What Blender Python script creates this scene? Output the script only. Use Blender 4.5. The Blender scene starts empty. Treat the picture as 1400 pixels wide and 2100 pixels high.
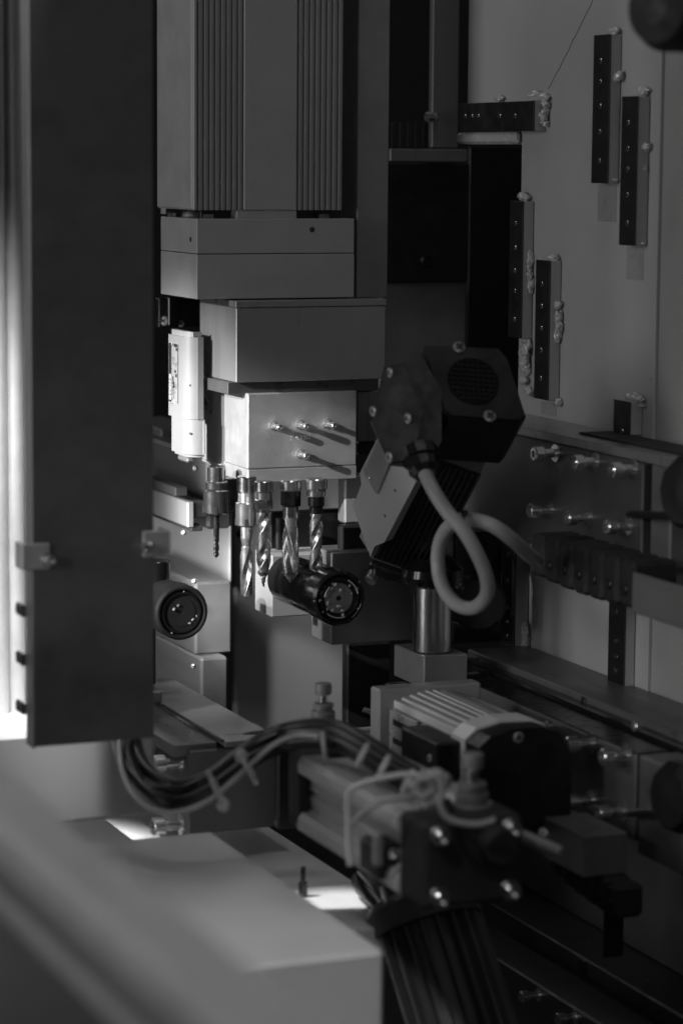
import bpy, math, random
from mathutils import Vector, Matrix, noise
random.seed(7)
scene = bpy.context.scene
PI = math.pi
R = math.radians
# ------------------------------------------------------------------ camera
F_PX, TH, PH, RO = 5500.0, R(22.5), R(7.5), R(0.42)
CAM = Vector((0, 0, 1.6))
Fw = Vector((math.sin(TH)*math.cos(PH), math.cos(TH)*math.cos(PH), -math.sin(PH)))
R0 = Vector((math.cos(TH), -math.sin(TH), 0)); U0 = R0.cross(Fw)
Rt = R0*math.cos(RO) + U0*math.sin(RO); Up = U0*math.cos(RO) - R0*math.sin(RO)
cd = bpy.data.cameras.new('camera'); cam = bpy.data.objects.new('camera', cd)
scene.collection.objects.link(cam); scene.camera = cam
m = Matrix((Rt, Up, -Fw)).transposed().to_4x4(); m.translation = CAM
cam.matrix_world = m
cd.sensor_fit = 'VERTICAL'; cd.sensor_height = 36; cd.lens = F_PX/2100*36
cd.clip_start = 0.05; cd.clip_end = 60
cd.dof.use_dof = True; cd.dof.focus_distance = 3.0; cd.dof.aperture_fstop = 4.2
# ------------------------------------------------------------------ world and lamps
w = bpy.data.worlds.new('World'); scene.world = w; w.use_nodes = True
w.node_tree.nodes['Background'].inputs[0].default_value = (1, 1, 1, 1)
w.node_tree.nodes['Background'].inputs[1].default_value = 0.02
scene.view_settings.view_transform = 'Standard'; scene.view_settings.look = 'None'
scene.view_settings.exposure = 0; scene.view_settings.gamma = 1

def area(name, loc, target, sx, sy, power, spread=180):
    l = bpy.data.lights.new(name, 'AREA'); l.shape = 'RECTANGLE'; l.size = sx; l.size_y = sy
    l.energy = power; l.spread = R(spread)
    o = bpy.data.objects.new(name, l); scene.collection.objects.link(o)
    o.location = loc; d = Vector(target) - Vector(loc)
    o.rotation_euler = d.to_track_quat('-Z', 'Y').to_euler(); return o
def spot(name, loc, target, power, angle, blend, rad):
    l = bpy.data.lights.new(name, 'SPOT'); l.energy = power; l.spot_size = R(angle); l.spot_blend = blend
    l.shadow_soft_size = rad
    o = bpy.data.objects.new(name, l); scene.collection.objects.link(o)
    o.location = loc; d = Vector(target) - Vector(loc)
    o.rotation_euler = d.to_track_quat('-Z', 'Y').to_euler(); return o
HEADP = Vector((1.05, 2.80, 1.28))
KD = Vector((0.86, 0.36, -0.37)).normalized()
def beam(name, tgt, dist, radius, power, blend=0.4, rad=0.025, kd=None):
    kd = KD if kd is None else Vector(kd).normalized()
    return spot(name, Vector(tgt)-kd*dist, tgt, power, math.degrees(2*math.atan(radius/dist)), blend, rad)
def P0(px, py, r): return CAM + (Fw + Rt*((px-700)/F_PX) + Up*((1050-py)/F_PX))*r
beam('key_lamp', P0(450, 1085, 3.06), 3.2, 0.20, 520, 0.45)
beam('added_spot_side', P0(430, 930, 3.1), 3.0, 0.20, 900, 0.8, 0.04, (0.96, 0.04, -0.27))  # unseen second source added to brighten the left faces
beam('added_spot_bed', P0(700, 1860, 2.58), 2.0, 0.055, 260, 0.3, 0.02, (0.45, -0.12, -0.88))  # spot added out of view to make the bright patch on the bed
beam('added_spot_plate', P0(395, 1415, 2.85), 2.4, 0.05, 150, 0.8, 0.03, (0.80, 0.42, -0.42))  # small unseen spot added to light the carriage top plate
beam('added_spot_rail', P0(22, 1210, 2.64), 2.2, 0.13, 1200, 0.7, 0.03, (0.14, 0.22, -0.95))  # steep unseen spot added to brighten the left rail
beam('added_spot_rear', P0(590, 1440, 3.42), 0.45, 0.10, 3, 0.5, 0.01, P0(590, 1440, 3.42)-P0(285, 980, 2.98))  # close spot added to throw a patch onto the rear board
beam('added_spot_box', P0(470, 1910, 2.12), 2.2, 0.25, 100, 0.9, 0.1, (0.5, 0.4, -0.8))  # soft unseen spot added to lift the near box
beam('added_spot_top', P0(200, 1820, 1.3), 2.2, 0.42, 60, 0.6, 0.15, (-0.25, 0.3, -0.9))  # overhead spot added just for the top of the foreground rail
area('fill_left', (-2.4, 2.25, 1.9), (1.2, 2.8, 1.5), 1.2, 1.6, 36)  # large unseen fill added at the left
area('fill_front', (0.2, -1.6, 3.2), (1.2, 2.8, 1.5), 1.5, 1.2, 1.5)  # front fill added above and behind the camera
area('fill_low', (0.3, -0.4, 1.8), (1.2, 2.8, 1.2), 0.5, 0.5, 3.0)  # weak fill added beside the camera
area('fill_rear', P0(285, 1110, 3.12), P0(600, 1330, 3.42), 0.10, 0.15, 0.36, 110)  # lamp hidden behind the column cover, added to light the rear board
beam('fill_right', P0(1210, 1560, 2.6), 3.2, 0.40, 95, 0.9, 0.25, (0.85, 0.48, -0.25))  # unseen fill added for the dark lower right
area('fill_back', (0.4, 5.2, 2.9), (1.1, 2.7, 1.2), 1.0, 1.0, 4)  # back light added for highlights along the edges
area('fill_overhead', (1.1, 2.3, 3.4), (1.2, 2.5, 1.0), 0.5, 0.5, 4)  # overhead fill added for glints on bolt heads

# ------------------------------------------------------------------ pixel helpers (photograph pixel -> point at a real depth)
def ray(px, py):
    return Fw + Rt*((px-700)/F_PX) + Up*((1050-py)/F_PX)
def P(px, py, r): return CAM + ray(px, py)*r
def PX(px, py, X): d = ray(px, py); return CAM + d*((X-CAM.x)/d.x)
def PY(px, py, Y): d = ray(px, py); return CAM + d*((Y-CAM.y)/d.y)
def PZ(px, py, Z): d = ray(px, py); return CAM + d*((Z-CAM.z)/d.z)

# ------------------------------------------------------------------ materials
def mat(name, col, rough=0.5, metal=0.0, var=0.12, scale=30, bump=0.05, stretch=None, coat=0.0, fine=0.0, trans=0.0):
    M = bpy.data.materials.new(name); M.use_nodes = True
    nt = M.node_tree; b = nt.nodes['Principled BSDF']
    b.inputs['Metallic'].default_value = metal
    b.inputs['Coat Weight'].default_value = coat
    b.inputs['Transmission Weight'].default_value = trans
    tc = nt.nodes.new('ShaderNodeTexCoord'); mp = nt.nodes.new('ShaderNodeMapping')
    nt.links.new(tc.outputs['Object'], mp.inputs[0])
    if stretch: mp.inputs['Scale'].default_value = stretch
    n = nt.nodes.new('ShaderNodeTexNoise'); n.inputs['Scale'].default_value = scale; n.inputs['Detail'].default_value = 6
    n.inputs['Roughness'].default_value = 0.65
    nt.links.new(mp.outputs[0], n.inputs['Vector'])
    big = nt.nodes.new('ShaderNodeTexNoise'); big.inputs['Scale'].default_value = 7; big.inputs['Detail'].default_value = 3
    nt.links.new(tc.outputs['Object'], big.inputs['Vector'])
    mix = nt.nodes.new('ShaderNodeMath'); mix.operation = 'ADD'
    nt.links.new(n.outputs[0], mix.inputs[0]); nt.links.new(big.outputs[0], mix.inputs[1])
    mr = nt.nodes.new('ShaderNodeMapRange'); mr.inputs[1].default_value = 0.6; mr.inputs[2].default_value = 1.4
    mr.inputs[3].default_value = col*(1-var); mr.inputs[4].default_value = col*(1+var)
    nt.links.new(mix.outputs[0], mr.inputs[0])
    nt.links.new(mr.outputs[0], b.inputs['Base Color'])
    rr = nt.nodes.new('ShaderNodeMapRange'); rr.inputs[1].default_value = 0.35; rr.inputs[2].default_value = 0.65
    rr.inputs[3].default_value = max(0.02, rough*0.8); rr.inputs[4].default_value = min(1, rough*1.25)
    nt.links.new(n.outputs[0], rr.inputs[0]); nt.links.new(rr.outputs[0], b.inputs['Roughness'])
    if bump:
        f = nt.nodes.new('ShaderNodeTexNoise'); f.inputs['Scale'].default_value = 400 if fine else scale*4
        f.inputs['Detail'].default_value = 3
        nt.links.new(mp.outputs[0], f.inputs['Vector'])
        bm_ = nt.nodes.new('ShaderNodeBump'); bm_.inputs['Strength'].default_value = bump
        bm_.inputs['Distance'].default_value = fine if fine else 0.001
        nt.links.new(f.outputs[0], bm_.inputs['Height']); nt.links.new(bm_.outputs[0], b.inputs['Normal'])
    return M
M = {
 'paint': mat('grey_paint', 0.30, 0.42, 0, 0.10, 25, 0.05),
 'matalu': mat('matt_aluminium', 0.5, 0.42, 0.3, 0.1, 50, 0.08, (1, 0.06, 1)),
 'lgrey': mat('pale_grey_enamel', 0.55, 0.4, 0, 0.08, 9, 0.03),
 'dk': mat('dark_machined_metal', 0.085, 0.34, 0.3, 0.15, 40, 0.1),
 'md': mat('mid_grey_metal', 0.15, 0.4, 0.3, 0.12, 40, 0.1, (1, 0.1, 1)),
 'pale': mat('pale_motor_paint', 0.27, 0.38, 0, 0.06, 20, 0.04),
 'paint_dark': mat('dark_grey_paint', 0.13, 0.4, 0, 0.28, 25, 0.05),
 'white': mat('pale_paint', 0.62, 0.38, 0, 0.06, 20, 0.04),
 'wall': mat('wall_enamel', 0.36, 0.35, 0, 0.08, 6, 0.03),
 'alu': mat('satin_aluminium', 0.27, 0.32, 0.5, 0.10, 40, 0.06, (1, 1, 0.05)),
 'brushed': mat('brushed_aluminium', 0.45, 0.34, 0.7, 0.12, 60, 0.10, (0.06, 0.06, 1)),
 'mill': mat('milled_aluminium', 0.42, 0.36, 0.45, 0.10, 50, 0.5, None, 0, 0.0004),
 'cast': mat('cast_metal', 0.22, 0.5, 0.4, 0.2, 60, 0.3, None, 0, 0.0006),
 'steel': mat('turned_steel', 0.55, 0.2, 1.0, 0.10, 50, 0.08, (1, 1, 12)),
 'drillm': mat('ground_drill_steel', 0.75, 0.27, 0.9, 0.08, 50, 0.05),
 'hose': mat('hose_jacket', 0.008, 0.32, 0, 0.2, 40, 0.04),
 'gun': mat('gunmetal', 0.2, 0.22, 0.9, 0.15, 50, 0.06),
 'chrome': mat('bright_steel', 0.75, 0.2, 0.92, 0.05, 50, 0.03),
 'dsteel': mat('blackened_steel', 0.06, 0.25, 0.8, 0.2, 50, 0.06),
 'black': mat('black_plastic', 0.008, 0.42, 0, 0.2, 40, 0.12, None, 0, 0.0003),
 'gblack': mat('glossy_black', 0.012, 0.16, 0, 0.2, 40, 0.04),
 'rubber': mat('matt_rubber', 0.012, 0.7, 0, 0.2, 40, 0.1),
 'void': mat('unlit_back', 0.02, 0.9, 0, 0.1, 20, 0.0),
 'cable': mat('grey_cable', 0.26, 0.42, 0, 0.08, 20, 0.05),
 'nylon': mat('pale_nylon', 0.42, 0.4, 0, 0.05, 20, 0.05),
 'glue': mat('clear_glue', 0.42, 0.25, 0, 0.15, 60, 0.35, None, 0.5, 0.001),
 'bar_shade': mat('painted_bar_shade', 0.27, 0.3, 0, 0.15, 40, 0.2),  # darkened wall grey that stands for shade under the bars
 'label': mat('label_foil', 0.42, 0.3, 0.3, 0.1, 60, 0.05),
 'ink': mat('printed_ink', 0.02, 0.45, 0, 0.1, 60, 0.0),
 'lwhite': mat('label_white', 0.6, 0.4, 0, 0.05, 60, 0.0),
 'chips': mat('chip_dust', 0.5, 0.35, 0.3, 0.3, 60, 0.1),
}

# ------------------------------------------------------------------ mesh builder
class MB:
    def __init__(s): s.v = []; s.f = []; s.sm = []
    def add(s, vs, fs, smooth=False, Mx=None):
        o = len(s.v)
        s.v += [(Mx @ Vector(v)) if Mx else Vector(v) for v in vs]
        for f in fs: s.f.append([i+o for i in f]); s.sm.append(smooth)
        return s
    def box(s, x0, x1, y0, y1, z0, z1, b=0.0008, Mx=None):
        lo = (min(x0, x1), min(y0, y1), min(z0, z1)); hi = (max(x0, x1), max(y0, y1), max(z0, z1))
        b = min(b, *[(hi[i]-lo[i])*0.45 for i in range(3)])
        vs = []; idx = {}
        for sx in (0, 1):
            for sy in (0, 1):
                for sz in (0, 1):
                    sg = (sx, sy, sz)
                    for a in range(3):
                        p = []
                        for k in range(3):
                            e = hi[k] if sg[k] else lo[k]
                            if k != a: e += -b if sg[k] else b
                            p.append(e)
                        idx[(sx, sy, sz, a)] = len(vs); vs.append(p)
        fs = []
        def q(l): fs.append(l)
        for a in range(3):
            c, d = [(1, 2), (2, 0), (0, 1)][a]
            for sd in (0, 1):
                ring = []
                for (p, r) in ((0, 0), (1, 0), (1, 1), (0, 1)):
                    k = [0, 0, 0]; k[a] = sd; k[c] = p; k[d] = r
                    ring.append(idx[(*k, a)])
                q(ring if sd else ring[::-1])
        for a in range(3):          # edges parallel to axis a
            c, d = [(1, 2), (2, 0), (0, 1)][a]
            for p in (0, 1):
                for r in (0, 1):
                    k0 = [0, 0, 0]; k1 = [0, 0, 0]; k1[a] = 1
                    for k in (k0, k1): k[c] = p; k[d] = r
                    ring = [idx[(*k0, c)], idx[(*k1, c)], idx[(*k1, d)], idx[(*k0, d)]]
                    q(ring if (p+r) % 2 == 1 else ring[::-1])
        for sx in (0, 1):
            for sy in (0, 1):
                for sz in (0, 1):
                    ring = [idx[(sx, sy, sz, a)] for a in range(3)]
                    q(ring if (sx+sy+sz) % 2 == 1 else ring[::-1])
        return s.add(vs, fs, False, Mx)
    def lathe(s, p0, ax, prof, seg=28, capa=True, capb=True, Mx=None, smooth=True):
        p0 = Vector(p0); ax = Vector(ax).normalized()
        t = Vector((0, 0, 1)) if abs(ax.z) < 0.9 else Vector((1, 0, 0))
        e1 = ax.cross(t).normalized(); e2 = ax.cross(e1)
        def ring(h, r): return [p0 + ax*h + (e1*math.cos(2*PI*i/seg) + e2*math.sin(2*PI*i/seg))*r for i in range(seg)]
        for (h0, r0), (h1, r1) in zip(prof[:-1], prof[1:]):
            vs = ring(h0, r0) + ring(h1, r1)
            s.add(vs, [[i, (i+1) % seg, seg+(i+1) % seg, seg+i] for i in range(seg)], smooth, Mx)
        if capa and prof[0][1] > 1e-6: s.add(ring(*prof[0]), [list(range(seg))[::-1]], False, Mx)
        if capb and prof[-1][1] > 1e-6: s.add(ring(*prof[-1]), [list(range(seg))], False, Mx)
        return s
    def cyl(s, p0, p1, r, r2=None, seg=28, b=0.0, Mx=None, smooth=True):
        p0 = Vector(p0); p1 = Vector(p1); L = (p1-p0).length; r2 = r if r2 is None else r2
        if b: prof = [(0, r-b), (b, r), (L-b, r2), (L, r2-b)]
        else: prof = [(0, r), (L, r2)]
        return s.lathe(p0, p1-p0, prof, seg, Mx=Mx, smooth=smooth)
    def prism(s, poly, ax, a0, a1, Mx=None, smooth=False):
        # poly in the two other axes, in order (ax 0: y,z; 1: x,z; 2: x,y)
        def pt(p, a): return {0: (a, p[0], p[1]), 1: (p[0], a, p[1]), 2: (p[0], p[1], a)}[ax]
        n = len(poly)
        vs = [pt(p, a0) for p in poly] + [pt(p, a1) for p in poly]
        s.add(vs, [list(range(n)), list(range(n, 2*n))[::-1]], False, Mx)
        s.add(vs, [[i, i+n, (i+1) % n+n, (i+1) % n] for i in range(n)], smooth, Mx)
        return s
    def tube(s, pts, r, seg=16, sub=8, Mx=None, ridge=None):
        pts = [Vector(p) for p in pts]; q = []
        for i in range(len(pts)-1):
            a = pts[max(0, i-1)]; b = pts[i]; c = pts[i+1]; d = pts[min(len(pts)-1, i+2)]
            for k in range(sub):
                t = k/sub
                q.append(0.5*((2*b)+(-a+c)*t+(2*a-5*b+4*c-d)*t*t+(-a+3*b-3*c+d)*t**3))
        q.append(pts[-1])
        if sub == 1: q = pts
        e = None; vs = []; n = len(q)
        for i, p in enumerate(q):
            d = (q[min(n-1, i+1)]-q[max(0, i-1)]).normalized()
            if e is None:
                e = d.orthogonal().normalized()
            e = (e - d*e.dot(d)).normalized(); f = d.cross(e)
            rr = r if not ridge else r*(1+ridge*(i % 2))
            vs += [p+(e*math.cos(2*PI*j/seg)+f*math.sin(2*PI*j/seg))*rr for j in range(seg)]
        fs = [[i*seg+j, i*seg+(j+1) % seg, (i+1)*seg+(j+1) % seg, (i+1)*seg+j] for i in range(n-1) for j in range(seg)]
        s.add(vs, fs, True, Mx)
        s.add(vs[:seg], [list(range(seg))[::-1]], False, Mx); s.add(vs[-seg:], [list(range(seg))], False, Mx)
        return s
    def blob(s, c, rx, ry, rz, seed=0, amp=0.3, n=14, freq=2.2):
        vs = []; fs = []
        for i in range(n+1):
            th = PI*i/n
            for j in range(n):
                ph = 2*PI*j/n
                d = Vector((math.sin(th)*math.cos(ph), math.sin(th)*math.sin(ph), math.cos(th)))
                k = 1+amp*noise.noise(d*freq+Vector((seed*3.1, seed, 0)))*1.6
                vs.append((c[0]+d.x*rx*k, c[1]+d.y*ry*k, c[2]+d.z*rz*k))
        for i in range(n):
            for j in range(n):
                fs.append([i*n+j, (i+1)*n+j, (i+1)*n+(j+1) % n, i*n+(j+1) % n])
        return s.add(vs, fs, True)
    def mesh(s, name, material):
        me = bpy.data.meshes.new(name); me.from_pydata([tuple(v) for v in s.v], [], s.f)
        me.polygons.foreach_set('use_smooth', s.sm); me.materials.append(material)
        import bmesh
        b = bmesh.new(); b.from_mesh(me)
        bmesh.ops.remove_doubles(b, verts=[v for v in b.verts], dist=1e-7) if False else None
        bmesh.ops.recalc_face_normals(b, faces=b.faces); b.to_mesh(me); b.free()
        return me

COL = scene.collection
class Thing:
    def __init__(s, name, label, cat, group=None):
        s.root = bpy.data.objects.new(name, None); COL.objects.link(s.root); s.root.empty_display_size = 0.02
        s.root['label'] = label; s.root['category'] = cat
        if group: s.root['group'] = group
        s.parts = []
    def part(s, name, mb, m, parent=None, label=None, kind=None):
        o = bpy.data.objects.new(name, mb.mesh(name, M[m])); COL.objects.link(o)
        o.parent = parent or s.root
        if label: o['label'] = label
        if kind: o['kind'] = kind
        s.parts.append((o, None, mb)); return o
    def inst(s, name, me, Mx, parent=None, label=None):
        o = bpy.data.objects.new(name, me); COL.objects.link(o); o.parent = parent or s.root
        if label: o['label'] = label
        s.parts.append((o, Mx, None)); return o
    def done(s):
        pts = [v for (_, mx, mb) in s.parts if mb for v in mb.v] or [mx.translation for (_, mx, _) in s.parts]
        L = Vector(((min(p.x for p in pts)+max(p.x for p in pts))/2, (min(p.y for p in pts)+max(p.y for p in pts))/2, min(p.z for p in pts)))
        s.root.location = L; T = Matrix.Translation(-L)
        for o, mx, mb in s.parts:
            if mb: o.data.transform(T)
            else: o.matrix_local = T @ mx
        return s.root
def single(name, mb, m, label=None, cat=None, group=None, kind=None):
    me = mb.mesh(name, M[m]); o = bpy.data.objects.new(name, me); COL.objects.link(o)
    L = Vector((sum(v.x for v in mb.v)/len(mb.v), sum(v.y for v in mb.v)/len(mb.v), min(v.z for v in mb.v)))
    me.transform(Matrix.Translation(-L)); o.location = L
    if label: o['label'] = label; o['category'] = cat
    if group: o['group'] = group
    if kind: o['kind'] = kind
    return o
def look(p, d, sc=1):
    d = Vector(d).normalized(); return Matrix.Translation(Vector(p)) @ d.to_track_quat('Z', 'Y').to_matrix().to_4x4() @ Matrix.Scale(sc, 4)
def basis(o, ex, ey, ez):
    mm = Matrix((Vector(ex), Vector(ey), Vector(ez))).transposed().to_4x4(); mm.translation = Vector(o); return mm
def pbox(mb, pxL, px0, px1, pt, pb, Y, b=0.0008, back=None, bottom=None, top=None):
    """box whose near left edge is seen at px0 (between rows pt and pb) on plane y=Y; side face runs to px pxL"""
    a = PY(px0, pt, Y); c = PY(px0, pb, Y); d = PY(px1, (pt+pb)/2, Y)
    yb = PX(pxL, (pt+pb)/2, a.x).y if back is None else Y+back
    mb.box(a.x, d.x, Y, yb, c.z if bottom is None else bottom, a.z if top is None else top, b)
    return (a.x, d.x, Y, yb, c.z, a.z)
def text_mesh(txt, size, depth, m, align='CENTER'):
    c = bpy.data.curves.new('lettering', 'FONT'); c.body = txt; c.size = size; c.extrude = depth; c.align_x = align; c.align_y = 'CENTER'
    o = bpy.data.objects.new('tmp', c); COL.objects.link(o)
    dg = bpy.context.evaluated_depsgraph_get(); me = bpy.data.meshes.new_from_object(o.evaluated_get(dg))
    bpy.data.objects.remove(o); me.name = 'lettering'; me.materials.clear(); me.materials.append(M[m]); return me
# shared bolts ( +Z is the direction the head points, origin on the surface )
def bolt_mesh(name, r, L, shaft=0.0, m='chrome', washer=True):
    b = MB(); z = 0
    if washer: b.lathe((0, 0, 0), (0, 0, 1), [(0, r*1.2), (r*0.25, r*1.2), (r*0.25, r*0.6)], 24); z = r*0.25
    if shaft: b.lathe((0, 0, z), (0, 0, 1), [(0, r*0.62), (shaft, r*0.62)], 20); z += shaft
    b.lathe((0, 0, z), (0, 0, 1), [(0, r*0.9), (r*0.12, r), (L-r*0.15, r), (L, r*0.85), (L, r*0.5), (L-r*0.7, r*0.5), (L-r*0.7, 0)], 24)
    return b.mesh(name, M[m])
BOLT = bolt_mesh('socket_bolt', 0.0055, 0.010)
BOLTL = bolt_mesh('long_bolt', 0.0062, 0.009, 0.011)
BOLTG = bolt_mesh('dull_bolt', 0.0055, 0.008, 0, 'steel')
CAPN = bolt_mesh('cap_screw', 0.0035, 0.0045, 0, 'chrome', False)
def phillips(r):
    b = MB(); b.lathe((0, 0, 0), (0, 0, 1), [(0, r), (r*0.2, r), (r*0.36, r*0.72), (r*0.38, 0)], 20)
    for a in (R(45), R(-45)): b.box(-r*.5, r*.5, -r*.13, r*.13, r*0.38, r*.40, 0.0001, Matrix.Rotation(a, 4, 'Z'))
    me = b.mesh('cross_screw', M['alu']); me.materials.append(M['ink'])
    for p in me.polygons:
        if p.index >= 20*3+1: p.material_index = 1
    return me
PHIL = phillips(0.0055)
pb_ = MB()
for a_ in (R(45), R(-45)): pb_.box(-0.0036, 0.0036, -0.0007, 0.0007, 0.0018, 0.0032, 0.0001, Matrix.Rotation(a_, 4, 'Z'))
PHILX = pb_.mesh('cross_slot', M['ink'])
hb_ = MB(); hb_.lathe((0, 0, 0), (0, 0, 1), [(0, 0.0032), (0.0006, 0.0030), (0.0007, 0.0022), (-0.0005, 0.002)], 18, capb=False); HOLE_RING = hb_.mesh('hole_rim', M['steel'])
hb_ = MB(); hb_.lathe((0, 0, 0), (0, 0, 1), [(0, 0.0024), (0.0004, 0.0024)], 18); HOLE_DARK = hb_.mesh('hole', M['ink'])

# ================================================================== SETTING
Y1 = P(404, 449, 3.0).y
b = MB(); b.box(-3, 5, -1, 7, -0.05, 0.0, 0)
single('floor', b, 'void', kind='structure')
b = MB(); b.box(-1.5, 5, 5.6, 5.65, 0.004, 4, 0)
single('back_wall', b, 'void', kind='structure')

# ================================================================== DRILLING HEAD
H = Thing('drilling_head', 'tall grey ribbed motor head with stacked square blocks above the drill bits', 'drilling head')
ztop = P(396, -220, 3.0).z
Ym = Y1+0.003
a = PY(396, 431, Ym); xr = PY(704, 431, Ym).x; yb = PX(322, 430, a.x).y
c0 = PY(500, 431, Ym).x; c1 = PY(608, 431, Ym).x
b = MB(); b.box(a.x, xr, Ym+0.005, yb, a.z, ztop, 0.002); b.box(c0, c1, Ym, Ym+0.006, a.z, ztop, 0.0008)
b.box(a.x+0.0004, PY(404, 431, Ym).x, Ym, Ym+0.006, a.z, ztop, 0.001)
body = H.part('motor_housing', b, 'paint')
for s0, s1, n in ((407, 500, 8), (611, 704, 8)):
    for i in range(n):
        pa = s0+(s1-s0)*i/n; pb = pa+(s1-s0)/n*0.78
        b = MB(); x0 = PY(pa, 431, Ym).x; x1 = PY(pb, 431, Ym).x
        b.prism([(x0, Ym+0.0055), (x0+0.0008, Ym), (x1-0.0025, Ym+0.0004), (x1, Ym+0.002), (x1, Ym+0.0055)], 2, a.z, ztop)
        H.part('cooling_rib', b, 'paint')
# neck and dark gap
b = MB(); pbox(b, 330, 486, 608, 431.5, 449, Ym+0.001, 0.0004); H.part('neck', b, 'paint')
b = MB(); pbox(b, 340, 412, 700, 431.3, 449, Ym+0.02, 0.0004); H.part('gap_ring', b, 'black')
for px, py, dy in ((425, 443, 0.008), (662, 443, 0.008), (352, 440, 0.07)):
    q = PY(px, py, Ym+dy) if px > 400 else PX(px, py, a.x+0.01)
    b = MB(); b.cyl(q+Vector((0, 0, -0.004)), q+Vector((0, 0, 0.002)), 0.007, seg=6, smooth=False); H.part('nut', b, 'steel')
# flange blocks
b = MB(); fb = pbox(b, 330, 404, 726, 449, 520.6, Y1, 0.0006); up_ = H.part('upper_flange_block', b, 'paint')
b = MB(); pbox(b, 332, 406, 724, 520.4, 522.6, Y1+0.002, 0.0002); H.part('seam', b, 'ink')
b = MB(); fb2 = pbox(b, 330, 404, 726, 522.4, 614, Y1, 0.0006); H.part('lower_flange_block', b, 'paint')
hole = MB(); q = PY(640, 471, Y1); hole.lathe(q+Vector((0, 0.002, 0)), (0, -1, 0), [(0, 0.0032), (0.0022, 0.0032), (0.0021, 0)], 20)
H.part('oil_hole', hole, 'ink', up_)
hole = MB(); q = PX(391, 491, fb[0]); hole.lathe(q+Vector((0.002, 0, 0)), (-1, 0, 0), [(0, 0.003), (0.0023, 0.003), (0.0023, 0)], 20)
H.part('oil_hole', hole, 'ink', up_)
# column plate on the right of the motor
b = MB(); Yc = Y1+0.012
xa = PY(733, 300, Yc).x; xb = PY(797, 300, Yc).x; b.box(xa, xb, Yc, Yc+0.05, PY(730, 611, Yc).z, ztop, 0.001)
H.part('column_plate', b, 'cast')
# second block
Yg = Y1-0.022
b = MB(); g0 = pbox(b, 410, 484, 792, 618, 630.8, Yg, 0.0004); H.part('cover_plate', b, 'alu')
b = MB(); g1 = pbox(b, 410, 484.5, 790, 631.6, 785, Yg+0.0005, 0.0009); H.part('middle_block', b, 'alu')
Yp = Yg+0.012
b = MB(); g2 = pbox(b, 412, 467, 776, 784.5, 809.5, Yp, 0.0007, ); H.part('adapter_plate', b, 'dk')
Yb = Yg+0.004
b = MB(); g3 = pbox(b, 461, 508, 731, 807.5, 962.5, Yb, 0.0012); gb = H.part('gearbox', b, 'mill')
b = MB(); g4 = pbox(b, 461, 508.5, 731, 963.4, 991, Yb+0.0004, 0.0009); H.part('gearbox_plate', b, 'mill')
b = MB(); pbox(b, 720, 733, 800, 803, 905, Yb+0.03, 0.001); H.part('side_block', b, 'alu')
b = MB(); pbox(b, 722, 735, 800, 907, 932, Yb+0.045, 0.001); H.part('side_bracket', b, 'dsteel')
# protruding bolts with nuts
bn = MB()
bn.lathe((0, 0, 0), (0, 0, 1), [(0, 0.0052), (0.001, 0.0052), (0.001, 0.003)], 24)
bn.lathe((0, 0, 0.001), (0, 0, 1), [(0, 0.0044), (0.0065, 0.0044), (0.0068, 0.004), (0.0068, 0.0029)], 6, smooth=False)
bn.lathe((0, 0, 0.007), (0, 0, 1), [(0, 0.003), (0.008, 0.003), (0.0082, 0.0038), (0.0155, 0.0038), (0.0163, 0.0032), (0.0163, 0.0018), (0.0135, 0.0018), (0.0135, 0)], 24)
STUD = bn.mesh('stud_screw', M['chrome'])
for px, py in ((560, 873), (615, 871), (671, 869.5), (615, 931)):
    H.inst('stud_screw', STUD, look(PY(px, py, Yb), (0, -1, 0)))
tm = text_mesh(':  49:01', 0.0085, 0.0003, 'chrome')
q = PY(617, 897, Yb-0.0002)
tm.materials[0] = M['lwhite']
H.inst('engraved_number', tm, basis(q, (1, 0, 0), (0, 0, 1), (0, -1, 0)), gb)
H.done()

# ================================================================== DRILLS
def flute(b, c, z0, z1, r, turns, tip=0.006, n=2, ztaper=None, depth=0.45, ph=0.0, hand=1, seg=72, rings=150, flat=False):
    vs = []; fs = []
    for i in range(rings+1):
        t = i/rings; z = z0+(z1-z0)*t
        run = min(1, t/0.12); rr = r
        d_end = (z-z1)
        if not flat and d_end < tip: rr = r*max(0.02, d_end/tip)
        for j in range(seg):
            an = 2*PI*j/seg
            u = (an*n/(2*PI)) % 1.0
            # land for u<.42, gullet beyond
            if u < 0.09: k = 1.0
            elif u < 0.46: k = 0.95
            else:
                g = (u-0.46)/0.54; k = 0.95-depth*run*math.sin(PI*g)**0.8*1.05
            vs.append((c.x+rr*k*math.cos(an+ph+hand*turns*2*PI*t), c.y+rr*k*math.sin(an+ph+hand*turns*2*PI*t), z))
    for i in range(rings):
        for j in range(seg): fs.append([i*seg+j, i*seg+(j+1) % seg, (i+1)*seg+(j+1) % seg, (i+1)*seg+j])
    b.add(vs, fs, True); b.add(vs[:seg], [list(range(seg))], False); b.add(vs[-seg:], [list(range(seg))[::-1]], False)
def zs(px, r, *pys): return [P(px, p, r).z for p in pys]
def W_(w, r): return w*r/F_PX   # px width -> metres
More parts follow.
